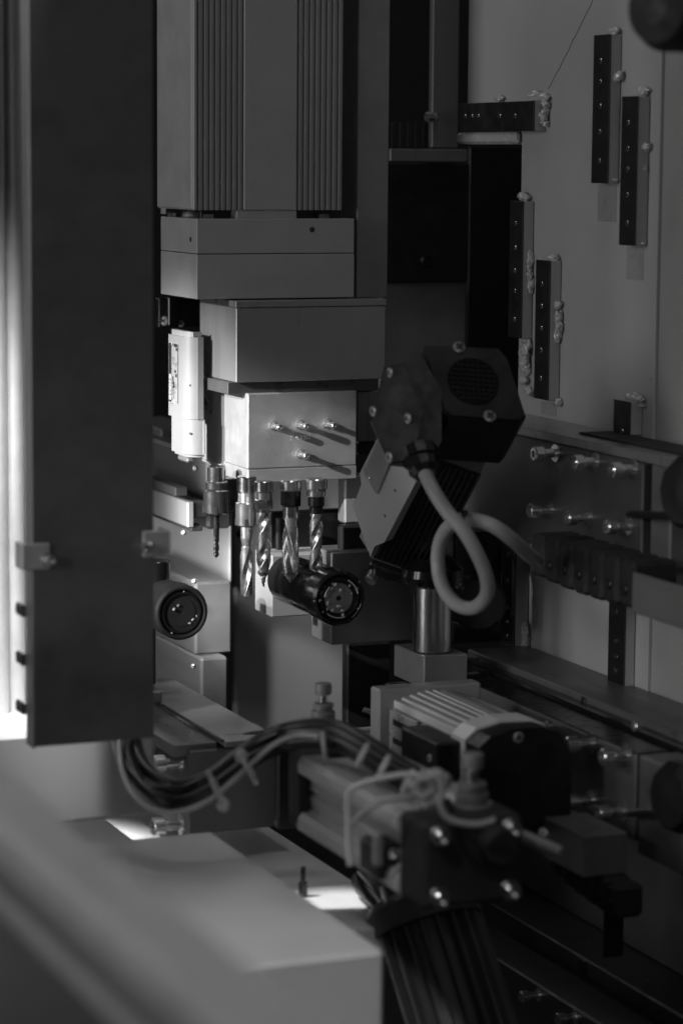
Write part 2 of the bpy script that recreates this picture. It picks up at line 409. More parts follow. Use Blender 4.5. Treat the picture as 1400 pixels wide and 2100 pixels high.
def holder(T, px, r, rows, mats, parent=None):
    """rows: (py0, py1, width px, name, sides)"""
    for (p0, p1, wd, nm, sides, mt) in rows:
        c = P(px, (p0+p1)/2, r); z0 = P(px, p0, r).z; z1 = P(px, p1, r).z; b = MB(); rr = W_(wd, r)/2
        base = C_[0]
        pt = Vector((base.x, base.y, z1)); L = z0-z1; e = min(rr*0.1, L*0.2)
        if sides == 6: b.lathe(pt, (0, 0, 1), [(0, rr*0.9), (e, rr), (L-e, rr), (L, rr*0.9)], 6, smooth=False)
        elif sides == 'thread':
            prof = []; n = 7
            for i in range(n): prof += [(L*i/n, rr*0.93), (L*(i+0.5)/n, rr)]
            prof.append((L, rr*0.93)); b.lathe(pt, (0, 0, 1), prof, 32)
        else: b.lathe(pt, (0, 0, 1), [(0, rr-e), (e, rr), (L-e, rr), (L, rr-e)], 40)
        o = T.part(nm, b, mt)
        if nm == 'collet_nut':
            for k in range(4):
                an = R(-112)+k*PI/2; d = Vector((math.cos(an), math.sin(an), 0)); e2 = Vector((-d.y, d.x, 0))
                bb = MB(); bb.box(-0.0022, 0.0022, -0.003, 0.0006, 0, L*0.33, 0.0006, basis(pt+d*rr+Vector((0, 0, -0.0003)), e2, d, (0, 0, 1)))
                T.part('spanner_slot', bb, 'ink', o)
C_ = [None]
# S1 black thin bit, far left
T = Thing('drill_spindle', 'slim black drill bit in a slotted collet nut, leftmost of the drills', 'drill', 'drills under the drilling head')
r = 3.06; C_[0] = P(444, 1000, r)
holder(T, 443, r, [(955, 988, 38, 'flat_shank', 0, 'gun'), (986, 1004, 46, 'collar', 0, 'gun'), (1003, 1054, 54, 'collet_nut', 0, 'gun')], None)
z = zs(444, r, 1053, 1100, 1147)
b = MB(); b.cyl((C_[0].x, C_[0].y, z[1]), (C_[0].x, C_[0].y, z[0]+0.001), W_(12, r)/2); flute(b, C_[0], z[1]+0.001, z[2], W_(12, r)/2, 1.4, 0.003, depth=0.35, ph=0.4)
T.part('drill_bit', b, 'dsteel')
b = MB(); b.box(C_[0].x+0.012, C_[0].x+0.026, C_[0].y+0.01, C_[0].y+0.03, P(460, 1054, r).z, P(460, 985, r).z, 0.001); T.part('side_clamp', b, 'dsteel')
T.done()
# S2 router cutter
T = Thing('drill_spindle', 'straight polished router bit with square end below a bright slotted collet nut', 'drill', 'drills under the drilling head')
r = 2.99; C_[0] = P(506, 1050, r)
holder(T, 505, r, [(975, 1009, 40, 'flat_shank', 0, 'steel'), (1009, 1029, 36, 'thread', 'thread', 'chrome'), (1029, 1078, 46, 'collet_nut', 0, 'chrome')], None)
z = zs(506, r, 1077, 1104, 1130, 1225)
b = MB(); b.lathe((C_[0].x, C_[0].y, z[2]), (0, 0, 1), [(0, W_(15, r)/2), (z[1]-z[2], W_(25, r)/2), (z[0]-z[2]+0.001, W_(25, r)/2)], 30)
flute(b, C_[0], z[2]+0.004, z[3], W_(27, r)/2, 0.42, depth=0.55, flat=True, ph=R(200), hand=-1)
T.part('router_bit', b, 'drillm')
T.done()
# S3 twist drill bright
T = Thing('drill_spindle', 'bright twist drill in a hexagonal holder, with a chipped curled tip', 'drill', 'drills under the drilling head')
r = 2.96; C_[0] = P(541, 1050, r)
holder(T, 541, r, [(985, 1008, 40, 'collar', 0, 'steel'), (1007.5, 1024, 34, 'ring', 0, 'chrome'), (1023, 1044, 37, 'hex_nut', 6, 'steel'), (1043, 1052, 27, 'neck', 0, 'steel')], None)
z = zs(541, r, 1051, 1192)
b = MB(); flute(b, C_[0], z[0], z[1], W_(31, r)/2, 1.0, 0.009, depth=0.40, ph=R(150), hand=-1)
d = T.part('drill_bit', b, 'drillm')
b = MB(); b.blob((C_[0].x-0.001, C_[0].y-0.002, z[1]+0.001), 0.0022, 0.002, 0.006, 4, 0.7, 12, 3); T.part('metal_chip', b, 'chrome', d)
T.done()
# S4 big countersink drill
T = Thing('drill_spindle', 'widest drill bit with long steep flutes and a spear point, black holder', 'drill', 'drills under the drilling head')
r = 2.97; C_[0] = P(596, 1050, r)
holder(T, 596, r, [(983, 1006, 44, 'collar', 0, 'chrome'), (1005, 1038, 42, 'hex_nut', 6, 'dsteel'), (1037, 1062, 33, 'neck', 0, 'steel')], None)
z = zs(596, r, 1061, 1198)
b = MB(); flute(b, C_[0], z[0], z[1], W_(36, r)/2, 0.40, 0.012, depth=0.5, ph=R(20), hand=1)
T.part('drill_bit', b, 'drillm'); T.done()
# S5
T = Thing('drill_spindle', 'slender twist drill in a dark stepped holder, rightmost of the drills', 'drill', 'drills under the drilling head')
r = 2.97; C_[0] = P(648, 1050, r)
holder(T, 649, r, [(980, 1003, 46, 'collar', 0, 'chrome'), (1003.5, 1018, 39, 'ring', 0, 'chrome'), (1018, 1038, 34, 'dark_sleeve', 0, 'dsteel'), (1038, 1054, 27, 'neck', 0, 'dsteel')], None)
z = zs(648, r, 1053, 1198)
b = MB(); flute(b, C_[0], z[0], z[1], W_(28, r)/2, 1.05, 0.011, depth=0.42, ph=R(230), hand=-1)
T.part('drill_bit', b, 'drillm'); T.done()

# ================================================================== SPINDLE MOTORS at the left with name plates
def rounded_plan(x0, x1, y0, y1, rad, n=10):
    # corner (x0,y0) (near left) rounded with radius rad
    pts = []
    for i in range(n+1):
        t = PI+i/n*PI/2
        pts.append((x0+rad+math.cos(t)*rad, y0+rad+math.sin(t)*rad))
    pts += [(x1, y0), (x1, y1), (x0, y1)]
    return pts
def spindle_motor(mt, label, r, pxL, pxF, pxN, pxR, pxR2, pt, pstep, pb, lab, word):
    T = Thing('spindle_motor', label, 'motor', 'pale spindle motors beside the head')
    a = P(pxF, (pt+pb)/2, r); X = a.x; yfar = PX(pxL, 800, X).y; yflat = a.y
    rad = 0.02; yn = yflat-rad
    x1 = PY(pxR, 800, yn+.004).x; x2 = PY(pxR2, 900, yn+.004).x
    zt = PX(pxF, pt, X).z; zm = PX(pxF, pstep, X).z; zb = PX(pxF, pb, X).z
    b = MB(); b.prism(rounded_plan(X, x1, yn, yfar, rad), 2, zm, zt, smooth=False)
    o1 = T.part('upper_housing', b, mt)
    b = MB(); b.prism(rounded_plan(X+0.001, x2, yn+0.0005, yfar-0.008, rad+0.001), 2, zb+0.003, zm-0.0003)
    b.prism(rounded_plan(X+0.004, x2-.003, yn+0.0035, yfar-0.011, rad-0.002), 2, zb, zb+0.003)
    o2 = T.part('lower_housing', b, mt)
    for o in (o1, o2):
        for p in o.data.polygons:
            if abs(p.normal.z) < 0.5 and 0.02 < abs(p.normal.x) < 0.999: p.use_smooth = True
    b = MB(); b.prism(rounded_plan(X+0.003, x1-0.004, yn+0.004, yfar-0.003, rad-0.004), 2, zt, zt+0.006); T.part('top_cap', b, 'paint')
    b = MB(); b.box(X+0.004, x1, yn+0.012, yfar-0.02, zb-0.007, zb-0.0003, 0.002); T.part('bottom_flange', b, 'alu')
    # name plate
    lt, lb, lf, ln = lab
    A = PX(lf, lt, X); Bq = PX(ln, lb, X)
    Xl = X-0.0006
    b = MB(); b.box(Xl, X+0.0002, A.y, Bq.y, Bq.z, A.z, 0.0001); L_ = T.part('name_plate', b, 'label')
    wy = A.y-Bq.y; hz = A.z-Bq.z
    def rect(u0, u1, v0, v1, m, nm, k=1):
        bb = MB(); bb.box(Xl-0.00025*k, Xl-0.00025*(k-1), A.y-wy*u0, A.y-wy*u1, A.z-hz*v0, A.z-hz*v1, 0.00002); return T.part(nm, bb, m, L_)
    rect(0.03, 0.30, 0.02, 0.97, 'ink', 'print_block')
    rect(0.10, 0.27, 0.52, 0.93, 'lwhite', 'print_block', 2)
    t = text_mesh(word, wy*0.22, 0.00005, 'ink')
    T.inst('lettering', t, basis((Xl-0.00056, A.y-wy*0.185, A.z-hz*0.725), (0, 0, 1), (0, 1, 0), (-1, 0, 0)), L_)
    rect(0.93, 0.98, 0.03, 0.97, 'ink', 'print_block')
    for (u0, u1, v0, v1) in ((0.4, .52, .55, .62), (.4, .62, .63, .68), (.5, .65, .68, .73), (.4, .5, .70, .74), (.7, .86, .5, .55), (.55, .9, .02, .07), (.75, .9, .08, .13), (.62, .8, .44, .48)):
        rect(u0, u1, v0, v1, 'ink', 'print_block')
    for i, (s, u, v) in enumerate((('3~ Mot', .42, .84), ('kW', .56, .86), ('Hz', .56, .78), ('V', .7, .8), ('1/min', .42, .3), ('IP 54', .6, .3), ('Nr', .78, .35), ('cos', .78, .7))):
        t = text_mesh(s, wy*0.13, 0.00005, 'ink')
        T.inst('lettering', t, basis((Xl-0.0003, A.y-wy*u, A.z-hz*v), (0, 0, 1), (0, 1, 0), (-1, 0, 0)), L_)
    for v in (0.03, 0.97):
        T.inst('rivet', CAPN, look((Xl, A.y-wy*0.45, A.z-hz*v), (-1, 0, 0), 0.5), L_)
    for pz in (0.2, 0.6):
        bb = MB(); q = Vector((X+rad*0.3, yn+rad*0.3, zb+(zt-zb)*pz)); d = Vector((-1, -1, 0)).normalized()
        bb.lathe(q, d, [(0, .0014), (0.0003, .0014)], 12); T.part('vent_hole', bb, 'ink')
    T.done()
spindle_motor('pale', 'pale spindle motor with a long printed name plate, nearest the dark column', 3.10, 346, 372, 376, 403, 416, 690, 858, 936, (700, 832, 347, 367), 'perske')
spindle_motor('paint', 'grey spindle motor with a framed name plate, tucked against the bright gearbox', 3.12, 409, 446, 450, 459, 460, 760, 872, 955, (775, 853, 411, 436), 'perske')
# switch plate above them
T = Thing('screw_bracket', 'small black bracket with two pan head screws above the pale motor', 'bracket')
b = MB(); yq = P(360, 660, 3.2).y; pbox(b, 318, 326, 408, 612, 672, yq, 0.001); T.part('plate', b, 'black')
b = MB(); pbox(b, 340, 346, 366, 610, 668, yq-0.006, 0.001); T.part('rib', b, 'gblack')
for px, py, s in ((337, 658, 1.1), (371, 664, .8)):
    T.inst('screw', PHIL, look(PY(px, py, yq), (-0.8, -1, 0.1), s))
q = PY(325, 658, yq); b = MB(); b.cyl(q, q+Vector((0.02, 0, 0)), 0.0016); T.part('pin', b, 'chrome')
T.done()
# post behind the gearbox
b = MB(); pbox(b, 692, 707, 750, 975, 1074, P(707, 1000, 3.12).y, 0.002)
single('square_post', b, 'mill', 'short pale square post hanging behind the right-hand drill', 'post')

# ================================================================== BACKGROUND LEFT
T = Thing('back_board', 'smooth pale rear panel standing behind the drills', 'panel')
yR = P(600, 1200, 3.42).y
b = MB(); pbox(b, 474, 483, 709, 930, 1560, yR, 0.004); T.part('sheet', b, 'wall')
q = PY(492, 1095, yR); b = MB(); b.lathe(q, (0, -1, 0), [(0, .005), (.001, .005)], 16); T.part('plug', b, 'ink')
T.done()
T = Thing('linear_carriage', 'pale stepped slide carriage with guide channel left of the drills', 'carriage')
yL = P(450, 1100, 3.30).y
XL = P(470, 1100, 3.34).x
b = MB(); pbox(b, 250, 400, 476, 1195, 1345, P(400, 1260, 3.25).y, 0.003); T.part('lower_block', b, 'md')
b = MB(); pbox(b, 250, 470, 476, 1050, 1196, P(470, 1100, 3.34).y, 0.003); T.part('bright_web', b, 'white')
b = MB(); pbox(b, 250, 425, 476, 935, 1086, P(430, 1030, 3.28).y, 0.004); T.part('upper_block', b, 'md')
b = MB(); pbox(b, 250, 412, 468, 1350, 1480, P(412, 1400, 3.24).y, 0.003); T.part('foot_block', b, 'md')
b = MB(); pbox(b, 250, 385, 398, 1030, 1082, P(398, 1060, 3.2).y, 0.001); T.part('guide_channel', b, 'alu')
b = MB(); pbox(b, 250, 396, 424, 1030, 1062, P(398, 1040, 3.205).y, 0.001); pbox(b, 250, 392, 416, 1078, 1090, P(398, 1080, 3.205).y, 0.001); T.part('channel_seal', b, 'rubber')
b = MB(); pbox(b, 240, 360, 385, 1000, 1018, P(360, 1018, 3.21).y, 0.001); T.part('wiper', b, 'rubber')
for px, py, r in ((379, 1092, 3.19), (403, 960, 3.2), (400, 1192, 3.19), (399, 1366, 3.19)):
    T.inst('screw', CAPN, look(P(px, py, r), (-0.9, -0.4, 0.0), 0.9))
T.done()
b = MB(); pbox(b, 250, 330, 420, 880, 1010, P(330, 900, 3.5).y, 0.002)
single('rear_bracket', b, 'paint_dark', 'dark plate behind the left spindle motors', 'bracket')

# ================================================================== ROLLERS
def roller(label, px, py, rr, r, L, seedv):
    T = Thing('dust_roller', label, 'roller', 'black round rollers under the head')
    c = P(px, py, r); k = W_(rr, r)
    b = MB(); b.lathe(c, (0, 1, 0), [(0.004, k*0.80), (0.0, k*0.86), (0.0, k*0.92), (0.004, k), (0.03, k), (0.034, k*0.93), (L, k*0.9)], 64); o = T.part('sleeve', b, 'gblack' if seedv == 1 else 'rubber')
    b = MB(); b.lathe(c, (0, 1, 0), [(0.002, k*0.74), (0.0035, k*0.80)], 64, capa=False, capb=False)
    b.lathe(c, (0, 1, 0), [(0.004, k*0.66), (0.0015, k*0.68), (0.0015, k*0.74), (0.005, k*0.75)], 64, capa=False, capb=False); T.part('retaining_ring', b, 'dsteel')
    b = MB(); b.lathe(c, (0, 1, 0), [(0.006, k*0.66), (0.008, k*0.56), (0.004, k*0.545)], 64, capa=False, capb=False); T.part('groove', b, 'gblack')
    b = MB(); b.lathe(c, (0, 1, 0), [(0.008, 0.0), (0.008, k*0.08), (0.0035, k*0.10), (0.0035, k*0.53), (0.0045, k*0.56), (0.009, k*0.56)], 64, capa=False, capb=False); T.part('end_disc', b, 'cast' if seedv == 1 else 'rubber')
    rnd = random.Random(seedv)
    b = MB()
    for i in range(26 if seedv == 1 else 8):
        an = rnd.uniform(0, 2*PI); q = rnd.choice((0.62, 0.77, 0.5, 0.3, 0.9))*k*rnd.uniform(0.93, 1.05)
        s_ = rnd.uniform(0.0004, 0.0011)
        b.blob((c.x+math.cos(an)*q, c.y+0.002, c.z+math.sin(an)*q), s_*rnd.uniform(1, 3), s_, s_*rnd.uniform(1, 2.5), i, 0.6, 6)
    T.part('chips', b, 'chips', kind='stuff')
    if seedv == 1:
        for a0, a1, q, w in ((4.0, 5.0, .70, .0016), (0.2, 1.1, .72, .002), (5.3, 6.0, .86, .0012), (2.3, 3.0, .58, .0012)):
            b = MB(); b.tube([(c.x+math.cos(a0+(a1-a0)*i/6)*q*k, c.y+0.0012, c.z+math.sin(a0+(a1-a0)*i/6)*q*k) for i in range(7)], w*0.5, 6, 1); T.part('wood_shaving', b, 'chips')
    T.done()
roller('glossy black round roller with chip dusted end disc below the rightmost drill', 697, 1228, 57.5, 2.93, 0.15, 1)
roller('matt black round roller with plain end disc beside the dark column', 374, 1257, 57.5, 2.93, 0.13, 2)
b = MB(); q = P(322, 1200, 2.99); b.cyl((q.x, q.y, P(322, 1225, 2.99).z), (q.x, q.y, P(322, 1148, 2.99).z), W_(57, 2.99)/2, b=0.001)
b.cyl((q.x-0.01, q.y+0.02, P(300, 1420, 2.99).z), (q.x-0.01, q.y+0.02, P(300, 1200, 2.99).z), W_(54, 2.99)/2)
single('roller_post', b, 'gblack', 'short black cylinder standing on the left roller', 'post')
T = Thing('roller_mount', 'black mounting body behind the drills above the roller', 'mount')
b = MB(); pbox(b, 540, 552, 738, 1052, 1140, P(600, 1100, 3.13).y, 0.003); T.part('body', b, 'black')
b = MB(); q = P(572, 1100, 3.09); b.cyl((q.x, q.y, P(572, 1128, 3.09).z), (q.x, q.y, P(572, 1062, 3.09).z), W_(15, 3.09)/2, b=0.001); T.part('rod', b, 'dsteel')
b = MB(); pbox(b, 690, 700, 760, 1078, 1135, P(700, 1100, 3.05).y, 0.003); T.part('arm', b, 'black')
T.done()
b = MB(); pbox(b, 523, 558, 690, 1140, 1266, P(558, 1200, 3.07).y, 0.001)
single('guide_block', b, 'paint', 'grey square block seen between the drills and the roller', 'block')
b = MB(); pbox(b, 639, 680, 870, 1134, 1323, P(680, 1200, 3.03).y, 0.001)
single('support_block', b, 'paint_dark', 'dark grey square block below and behind the glossy roller', 'block')

# ================================================================== LEFT COLUMN (sheet cover)
T = Thing('column_cover', 'tall dark sheet metal cover down the left side of the machine', 'cover')
YC = P(190, 1000, 2.42).y
A = PY(66, 1000, YC); Bq = PY(315, 1000, YC); zb = PY(66, 1533, YC).z; zt = P(66, -260, 2.42).z
b = MB(); b.box(A.x, Bq.x, YC, YC+0.0025, zb, zt, 0.0008); T.part('front_sheet', b, 'paint_dark')
ys = PX(50, 1000, A.x).y
b = MB(); b.box(A.x, A.x+0.0022, YC+0.0026, ys, zb-0.002, zt, 0.0004); sd = T.part('side_flange', b, 'alu')
b = MB(); b.box(Bq.x-0.0022, Bq.x, YC+0.0026, YC+0.05, zb, zt, 0.0004); T.part('side_flange', b, 'paint_dark')
for py in (1250, 1350, 1450):
    q = PX(46, py, A.x); b = MB(); b.box(q.x-0.0035, q.x+0.001, q.y-0.012, q.y+0.012, q.z-0.006, q.z+0.006, 0.003); T.part('slot', b, 'ink', sd)
def clip(px, py, flip):
    q = PY(px, py, YC)
    b = MB(); b.box(q.x-0.020*flip, q.x+0.004*flip, q.y-0.004, q.y-0.0006, q.z-0.012, q.z+0.012, 0.001)
    b.box(q.x-0.022*flip, q.x-0.018*flip, q.y-0.004, q.y+0.02, q.z-0.012, q.z+0.012, 0.001); k = T.part('clip', b, 'matalu')
    T.inst('clip_screw', BOLT, look((q.x, q.y-0.004, q.z-0.003), (0.4*flip, -1, 0), 0.9), k)
clip(92, 1140, 1); clip(300, 1115, -1)
T.done()
# extrusion behind the cover
T = Thing('extruded_rail', 'bright ribbed aluminium rail lit beside the left edge', 'rail')
q = P(20, 1000, 2.66); z0 = P(20, 1512, 2.66).z
for dx, rr in ((-0.075, .012), (-0.053, .012), (-0.032, .013), (-0.012, .0105), (0.006, .0085), (0.020, .0060)):
    b = MB(); b.cyl((q.x+dx, q.y, z0), (q.x+dx, q.y, zt), rr, seg=32); T.part('rib', b, 'matalu')
b = MB(); b.box(q.x-0.10, q.x+0.03, q.y+0.004, q.y+0.03, z0, zt, 0.001); T.part('web', b, 'matalu')
T.done()
b = MB(); pbox(b, -120, -30, 318, 1512, 1704, P(200, 1600, 2.62).y, 0.004, back=0.5)  # rear depth extended out of view to block the rail spot
single('bed_block', b, 'wall', 'broad grey block under the dark cover at the left', 'block')

# ================================================================== CENTRE: stop block with plate (below the drills)
T = Thing('clamp_carriage', 'metal carriage with lit top plate and two side bolts, cables over it', 'carriage')
rC = 2.72; YK = P(385, 1600, rC).y
b = MB(); k = pbox(b, 318, 387, 600, 1541, 1712, YK, 0.0015); T.part('body', b, 'cast')
b = MB(); pbox(b, 300, 462, 572, 1521, 1533, YK-0.012, 0.0008, back=0.34); pl = T.part('top_plate', b, 'mill')
zt2 = PY(462, 1521, YK-0.012).z
A = PY(462, 1521, YK-0.012)
b = MB(); b.box(A.x-0.003, A.x+0.0012, A.y+0.004, A.y+0.2, zt2-0.001, zt2+0.0006, 0.0003); T.part('groove', b, 'gblack', pl)
b = MB(); b.box(A.x-0.05, A.x-0.0032, A.y+0.016, A.y+0.34, zt2-0.016, zt2-0.003, 0.001); T.part('lower_ledge', b, 'alu')
b = MB(); b.box(A.x+0.010, A.x+0.075, A.y+0.028, A.y+0.0285, zt2-0.0002, zt2+0.0006, 0.0001); T.part('scribed_line', b, 'chrome', pl)
b = MB(); q = PZ(535, 1500, zt2); b.blob((q.x, q.y-0.006, zt2), 0.022, 0.006, 0.002, 3, 0.1, 16); T.part('slot', b, 'ink', pl)
b = MB(); q = PZ(322, 1440, zt2); b.box(q.x-0.012, q.x+0.004, q.y-0.008, q.y+0.008, zt2+0.0003, zt2+0.014, 0.002); T.part('stop_pin', b, 'alu', pl)
for py in (1563, 1690):
    q = PX(374, py, k[0]); T.inst('side_bolt', BOLTL, look(q, (-1, 0, 0), 1.5))
T.done()
b = MB(); pbox(b, 560, 570, 618, 1500, 1702, P(600, 1600, 2.66).y, 0.002)
single('cylinder_bracket', b, 'black', 'black upright bracket holding the rear of the pneumatic cylinder', 'bracket')

# ================================================================== BED, LIT PATCH, NEAR BOX
T = Thing('machine_bed', 'pale machine bed below the cylinder with a bright lit patch', 'bed')
zbed = P(700, 1830, 2.62).z
b = MB(); b.box(0.2, PZ(762, 1830, zbed).x, PZ(745, 1905, zbed).y, 3.1, zbed-0.03, zbed, 0.002); T.part('table', b, 'white')
q = PZ(400, 1720, zbed); b = MB(); b.box(q.x-0.3, q.x+0.6, q.y+0.20, q.y+0.24, zbed+0.0005, zbed+0.05, 0.002); T.part('rear_lip', b, 'paint')
T.done()
T = Thing('bed_stud', 'small black threaded stud standing on the bed near the lit patch', 'stud')
q = PZ(621, 1838, zbed)
b = MB(); b.lathe(q, (0, 0, 1), [(0, .0045), (.014, .0045), (.015, .003)], 18); T.part('sleeve', b, 'gblack')
b = MB(); b.lathe(q+Vector((0, 0, .015)), (0, 0, 1), [(0, .0024), (.014, .0026), (.015, .001)], 16); T.part('tip', b, 'dsteel'); T.done()
b = MB(); Yn = P(790, 1945, 2.20).y
q1 = PY(790, 1948, Yn)
b.box(q1.x-0.75, q1.x, Yn, Yn+0.42, q1.z-0.5, q1.z, 0.004)
single('near_box', b, 'lgrey', 'flat topped grey box in the lower middle, out of focus', 'box')

# ================================================================== FOREGROUND RAIL
T = Thing('guard_rail', 'blurred grey grooved rail crossing the bottom left corner', 'rail')
c = P(300, 1815, 1.30); d = P(300, 1940, 1.30)
zt3 = c.z; XA = c.x
XB = XA*0.898
prof = [(XA, zt3), (XB+0.008, zt3), (XB+0.004, zt3-0.001), (XB+0.001, zt3-0.004), (XB, zt3-0.008), (XB, zt3-0.016), (XB+0.014, zt3-0.017), (XB+0.014, zt3-0.029), (XB, zt3-0.030), (XB-0.001, zt3-0.040), (XB+0.012, zt3-0.041), (XA, zt3-0.041)]
b = MB(); b.prism(prof, 1, 0.55, 2.3); T.part('rail_profile', b, 'paint')
b = MB(); b.box(XB+0.02, XA-0.001, 0.55, 2.3, zt3-0.25, zt3-0.0415, 0.001); T.part('lower_skirt', b, 'dk')
T.done()

# ================================================================== RIGHT WALL WITH BARS
XW = P(1068, 600, 3.05).x
T = Thing('wall_panel', 'tall grey enamelled panel on the right carrying dark drilled bars', 'panel')
def yz(px, py, X=XW): q = PX(px, py, X); return (q.y, q.z)
yA = yz(960, 100)[0]; yB_ = yz(1068, 400)[0]; yN = yz(1348, 400)[0]
zT = PX(1200, -200, XW).z; zS = PX(1068, 296, XW).z; zB = PX(1200, 1450, XW).z
b = MB(); b.prism([(yA, zT), (yN, zT), (yN, zB), (yB_, zB), (yB_, zS), (yA, zS)], 0, XW, XW+0.012); wl = T.part('sheet', b, 'wall')
b = MB(); b.box(XW+0.003, XW+0.02, yN+0.0005, yN-0.30, zB, zT, 0.002); T.part('return_flange', b, 'paint')
b = MB(); b.box(XW-0.0012, XW+0.003, yN+0.004, yN-0.003, zB, zT, 0.0006); T.part('edge_bead', b, 'wall')
cr = [(1218, -10), (1210, 12), (1200, 30), (1192, 47), (1183, 66), (1173, 84), (1166, 101), (1157, 117), (1149, 135), (1138, 154), (1130, 170), (1124, 182)]
b = MB(); b.tube([PX(x, y, XW-0.0002) for x, y in cr], 0.0003, 5, 2); T.part('crack', b, 'ink', wl)
q = PX(1336, 778, XW); b = MB(); b.lathe(q, (-1, 0, 0), [(0, .0026), (.0003, .0026)], 16); T.part('drilled_hole', b, 'ink', wl)
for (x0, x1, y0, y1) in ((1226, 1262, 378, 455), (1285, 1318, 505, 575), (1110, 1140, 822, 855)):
    p = PX(x0, y0, XW); qq = PX(x1, y1, XW); b = MB(); b.box(XW-0.0006, XW+0.001, p.y, qq.y, qq.z, p.z, 0.0002); T.part('bar_shade_patch', b, 'bar_shade', wl)  # thin darker plates: shade below the bars put into colour
T.done()
def bar(label, pA, pB, pC, pt, pb, holes, blobs, horizontal=False):
    T = Thing('mounting_bar', label, 'bar', 'drilled bars glued to the wall panel')
    py = (pt+pb)/2
    yn = PX(pC, py, XW).y; Xf = PY(pB, py, yn).x; yf = PX(pA, py, Xf).y
    zt_ = PY(pB, pt, yn).z; zb_ = PY(pB, pb, yn).z
    b = MB(); b.box(Xf+0.0015, XW-0.0008, yn, yf, zb_, zt_, 0.0006); T.part('carrier', b, 'wall')
    b = MB(); b.box(Xf, Xf+0.0016, yn-0.0002, yf+0.0002, zb_-0.0002, zt_+0.0002, 0.0003); s = T.part('dark_strip', b, 'black')
    for (hx, hy) in holes:
        q = PX(hx, hy, Xf)
        T.inst('screw_hole', HOLE_RING, look(q, (-1, 0, 0), 0.95), s)
        T.inst('screw_hole', HOLE_DARK, look(q+Vector((0.0002, 0, 0)), (-1, 0, 0)), s)
    for i, (bx, by, rx, rz) in enumerate(blobs):
        q = PX(bx, by, XW-0.004); k = 2.95/F_PX
        b = MB(); rg = random.Random(int(bx*7+by))
        n_ = 2 + int(rz > 15)*4
        for j in range(n_):
            o_ = Vector((rg.uniform(-.002, .001), rg.uniform(-1, 1)*rx*k*1.1, (j/(n_-1)*2-1)*rz*k*0.7 if rz > 15 else rg.uniform(-.6, .3)*rz*k))
            b.blob(q+o_, 0.0045, rx*k*rg.uniform(.9, 1.5), (rz*.5 if rz > 15 else rz)*k*rg.uniform(.7, .95), j+bx*0.1, 0.32, 18, 1.8)
        T.part('glue_blob', b, 'glue')
    T.done()
def vh(pA, pB, ys, slope=-0.012):
    return [((pA+pB)/2+(y-ys[0])*slope, y) for y in ys]
bar('dark drilled bar highest on the panel, near its right edge', 1214, 1247, 1272, 70, 376, vh(1214, 1247, [125, 168, 218, 270, 330]), [(1255, 62, 16, 10), (1269, 155, 9, 10), (1259, 368, 5, 4)])
bar('dark drilled bar on the panel just right of and below the highest one', 1271, 1303, 1330, 197, 504, vh(1271, 1303, [252, 305, 347, 400, 458]), [(1313, 188, 15, 9), (1320, 300, 10, 9), (1318, 345, 6, 12), (1313, 498, 7, 5)])
bar('dark drilled bar along the left edge of the panel above the black fan motor', 1043, 1069, 1093, 413, 694, vh(1043, 1069, [458, 508, 555, 597, 655]), [(1079, 404, 14, 9), (1083, 560, 7, 40), (1076, 730, 12, 38), (1072, 782, 13, 9), (1083, 800, 7, 9)])
bar('dark drilled bar low on the panel, right of the fan motor screw', 1096, 1124, 1149, 535, 821, vh(1096, 1124, [582, 628, 673, 718, 776]), [(1133, 527, 14, 9), (1144, 625, 8, 8), (1143, 665, 8, 38), (1143, 826, 5, 8)])
bar('short dark bar stub at the foot of the panel above the beam', 1257, 1290, 1317, 825, 893, [(1275, 885)], [(1299, 818, 18, 11), (1308, 832, 12, 7)])
bar('dark drilled bar lying horizontally near the top of the panel', 940, 1093, 1120, 207, 268, [(953, 239), (967, 239), (980, 239), (1024, 239), (1055, 238)], [(1104, 196, 20, 11), (1022, 201, 10, 7), (1118, 212, 8, 8), (1117, 240, 5, 20)])
bar('narrow dark drilled bar standing on the beam left of the lower panel window', 1026, 1054, 1084, 1110, 1348, vh(1026, 1054, [1138, 1190, 1246, 1275, 1303, 1341]), [(1075, 1310, 9, 30)])
bar('dark drilled bar right of the lower panel window, under the cable chain', 1246, 1279, 1302, 1225, 1424, vh(1246, 1279, [1254, 1314, 1346, 1375]), [])
b = MB(); p = PX(944, 272, XW-0.004); q = PX(1064, 295, XW-0.004); b.box(XW-0.010, XW-0.001, p.y, q.y, q.z, p.z, 0.003)
single('glue_ledge', b, 'glue', 'glossy smear of glue under the horizontal bar', 'glue')

# ---------- things behind, between head and wall
T = Thing('rear_guide', 'vertical grey guide strip with a screw behind the head', 'guide')
yq = P(915, 150, 3.32).y
b = MB(); pbox(b, 880, 890, 941, -150, 303, yq, 0.001); T.part('strip', b, 'alu')
T.inst('screw', BOLT, look(PX(891, 241, PY(890, 241, yq).x)+Vector((0, 0, 0)), (-1, -0.15, 0), 1.1))
b = MB(); pbox(b, 796, 800, 958, 305, 331, yq-0.002, 0.001); T.part('foot_plate', b, 'alu')
T.done()
T = Thing('rear_housing', 'black housing in shadow behind the head', 'housing')
b = MB(); yv = P(900, 450, 3.36).y; pbox(b, 760, 770, 962, 333, 580, yv, 0.002); T.part('box', b, 'black')
q = PY(873, 535, yv); b = MB(); b.lathe(q, (0, -1, 0), [(0, .009), (.004, .009), (.005, .006), (.002, .005), (.002, 0)], 24); T.part('plug', b, 'gblack')
b = MB(); pbox(b, 770, 780, 955, 584, 800, yv+0.02, 0.002); T.part('lower_panel', b, 'paint_dark')
b = MB(); pbox(b, 955, 962, 1068, 300, 900, yv+0.05, 0.002); T.part('side_panel', b, 'black')
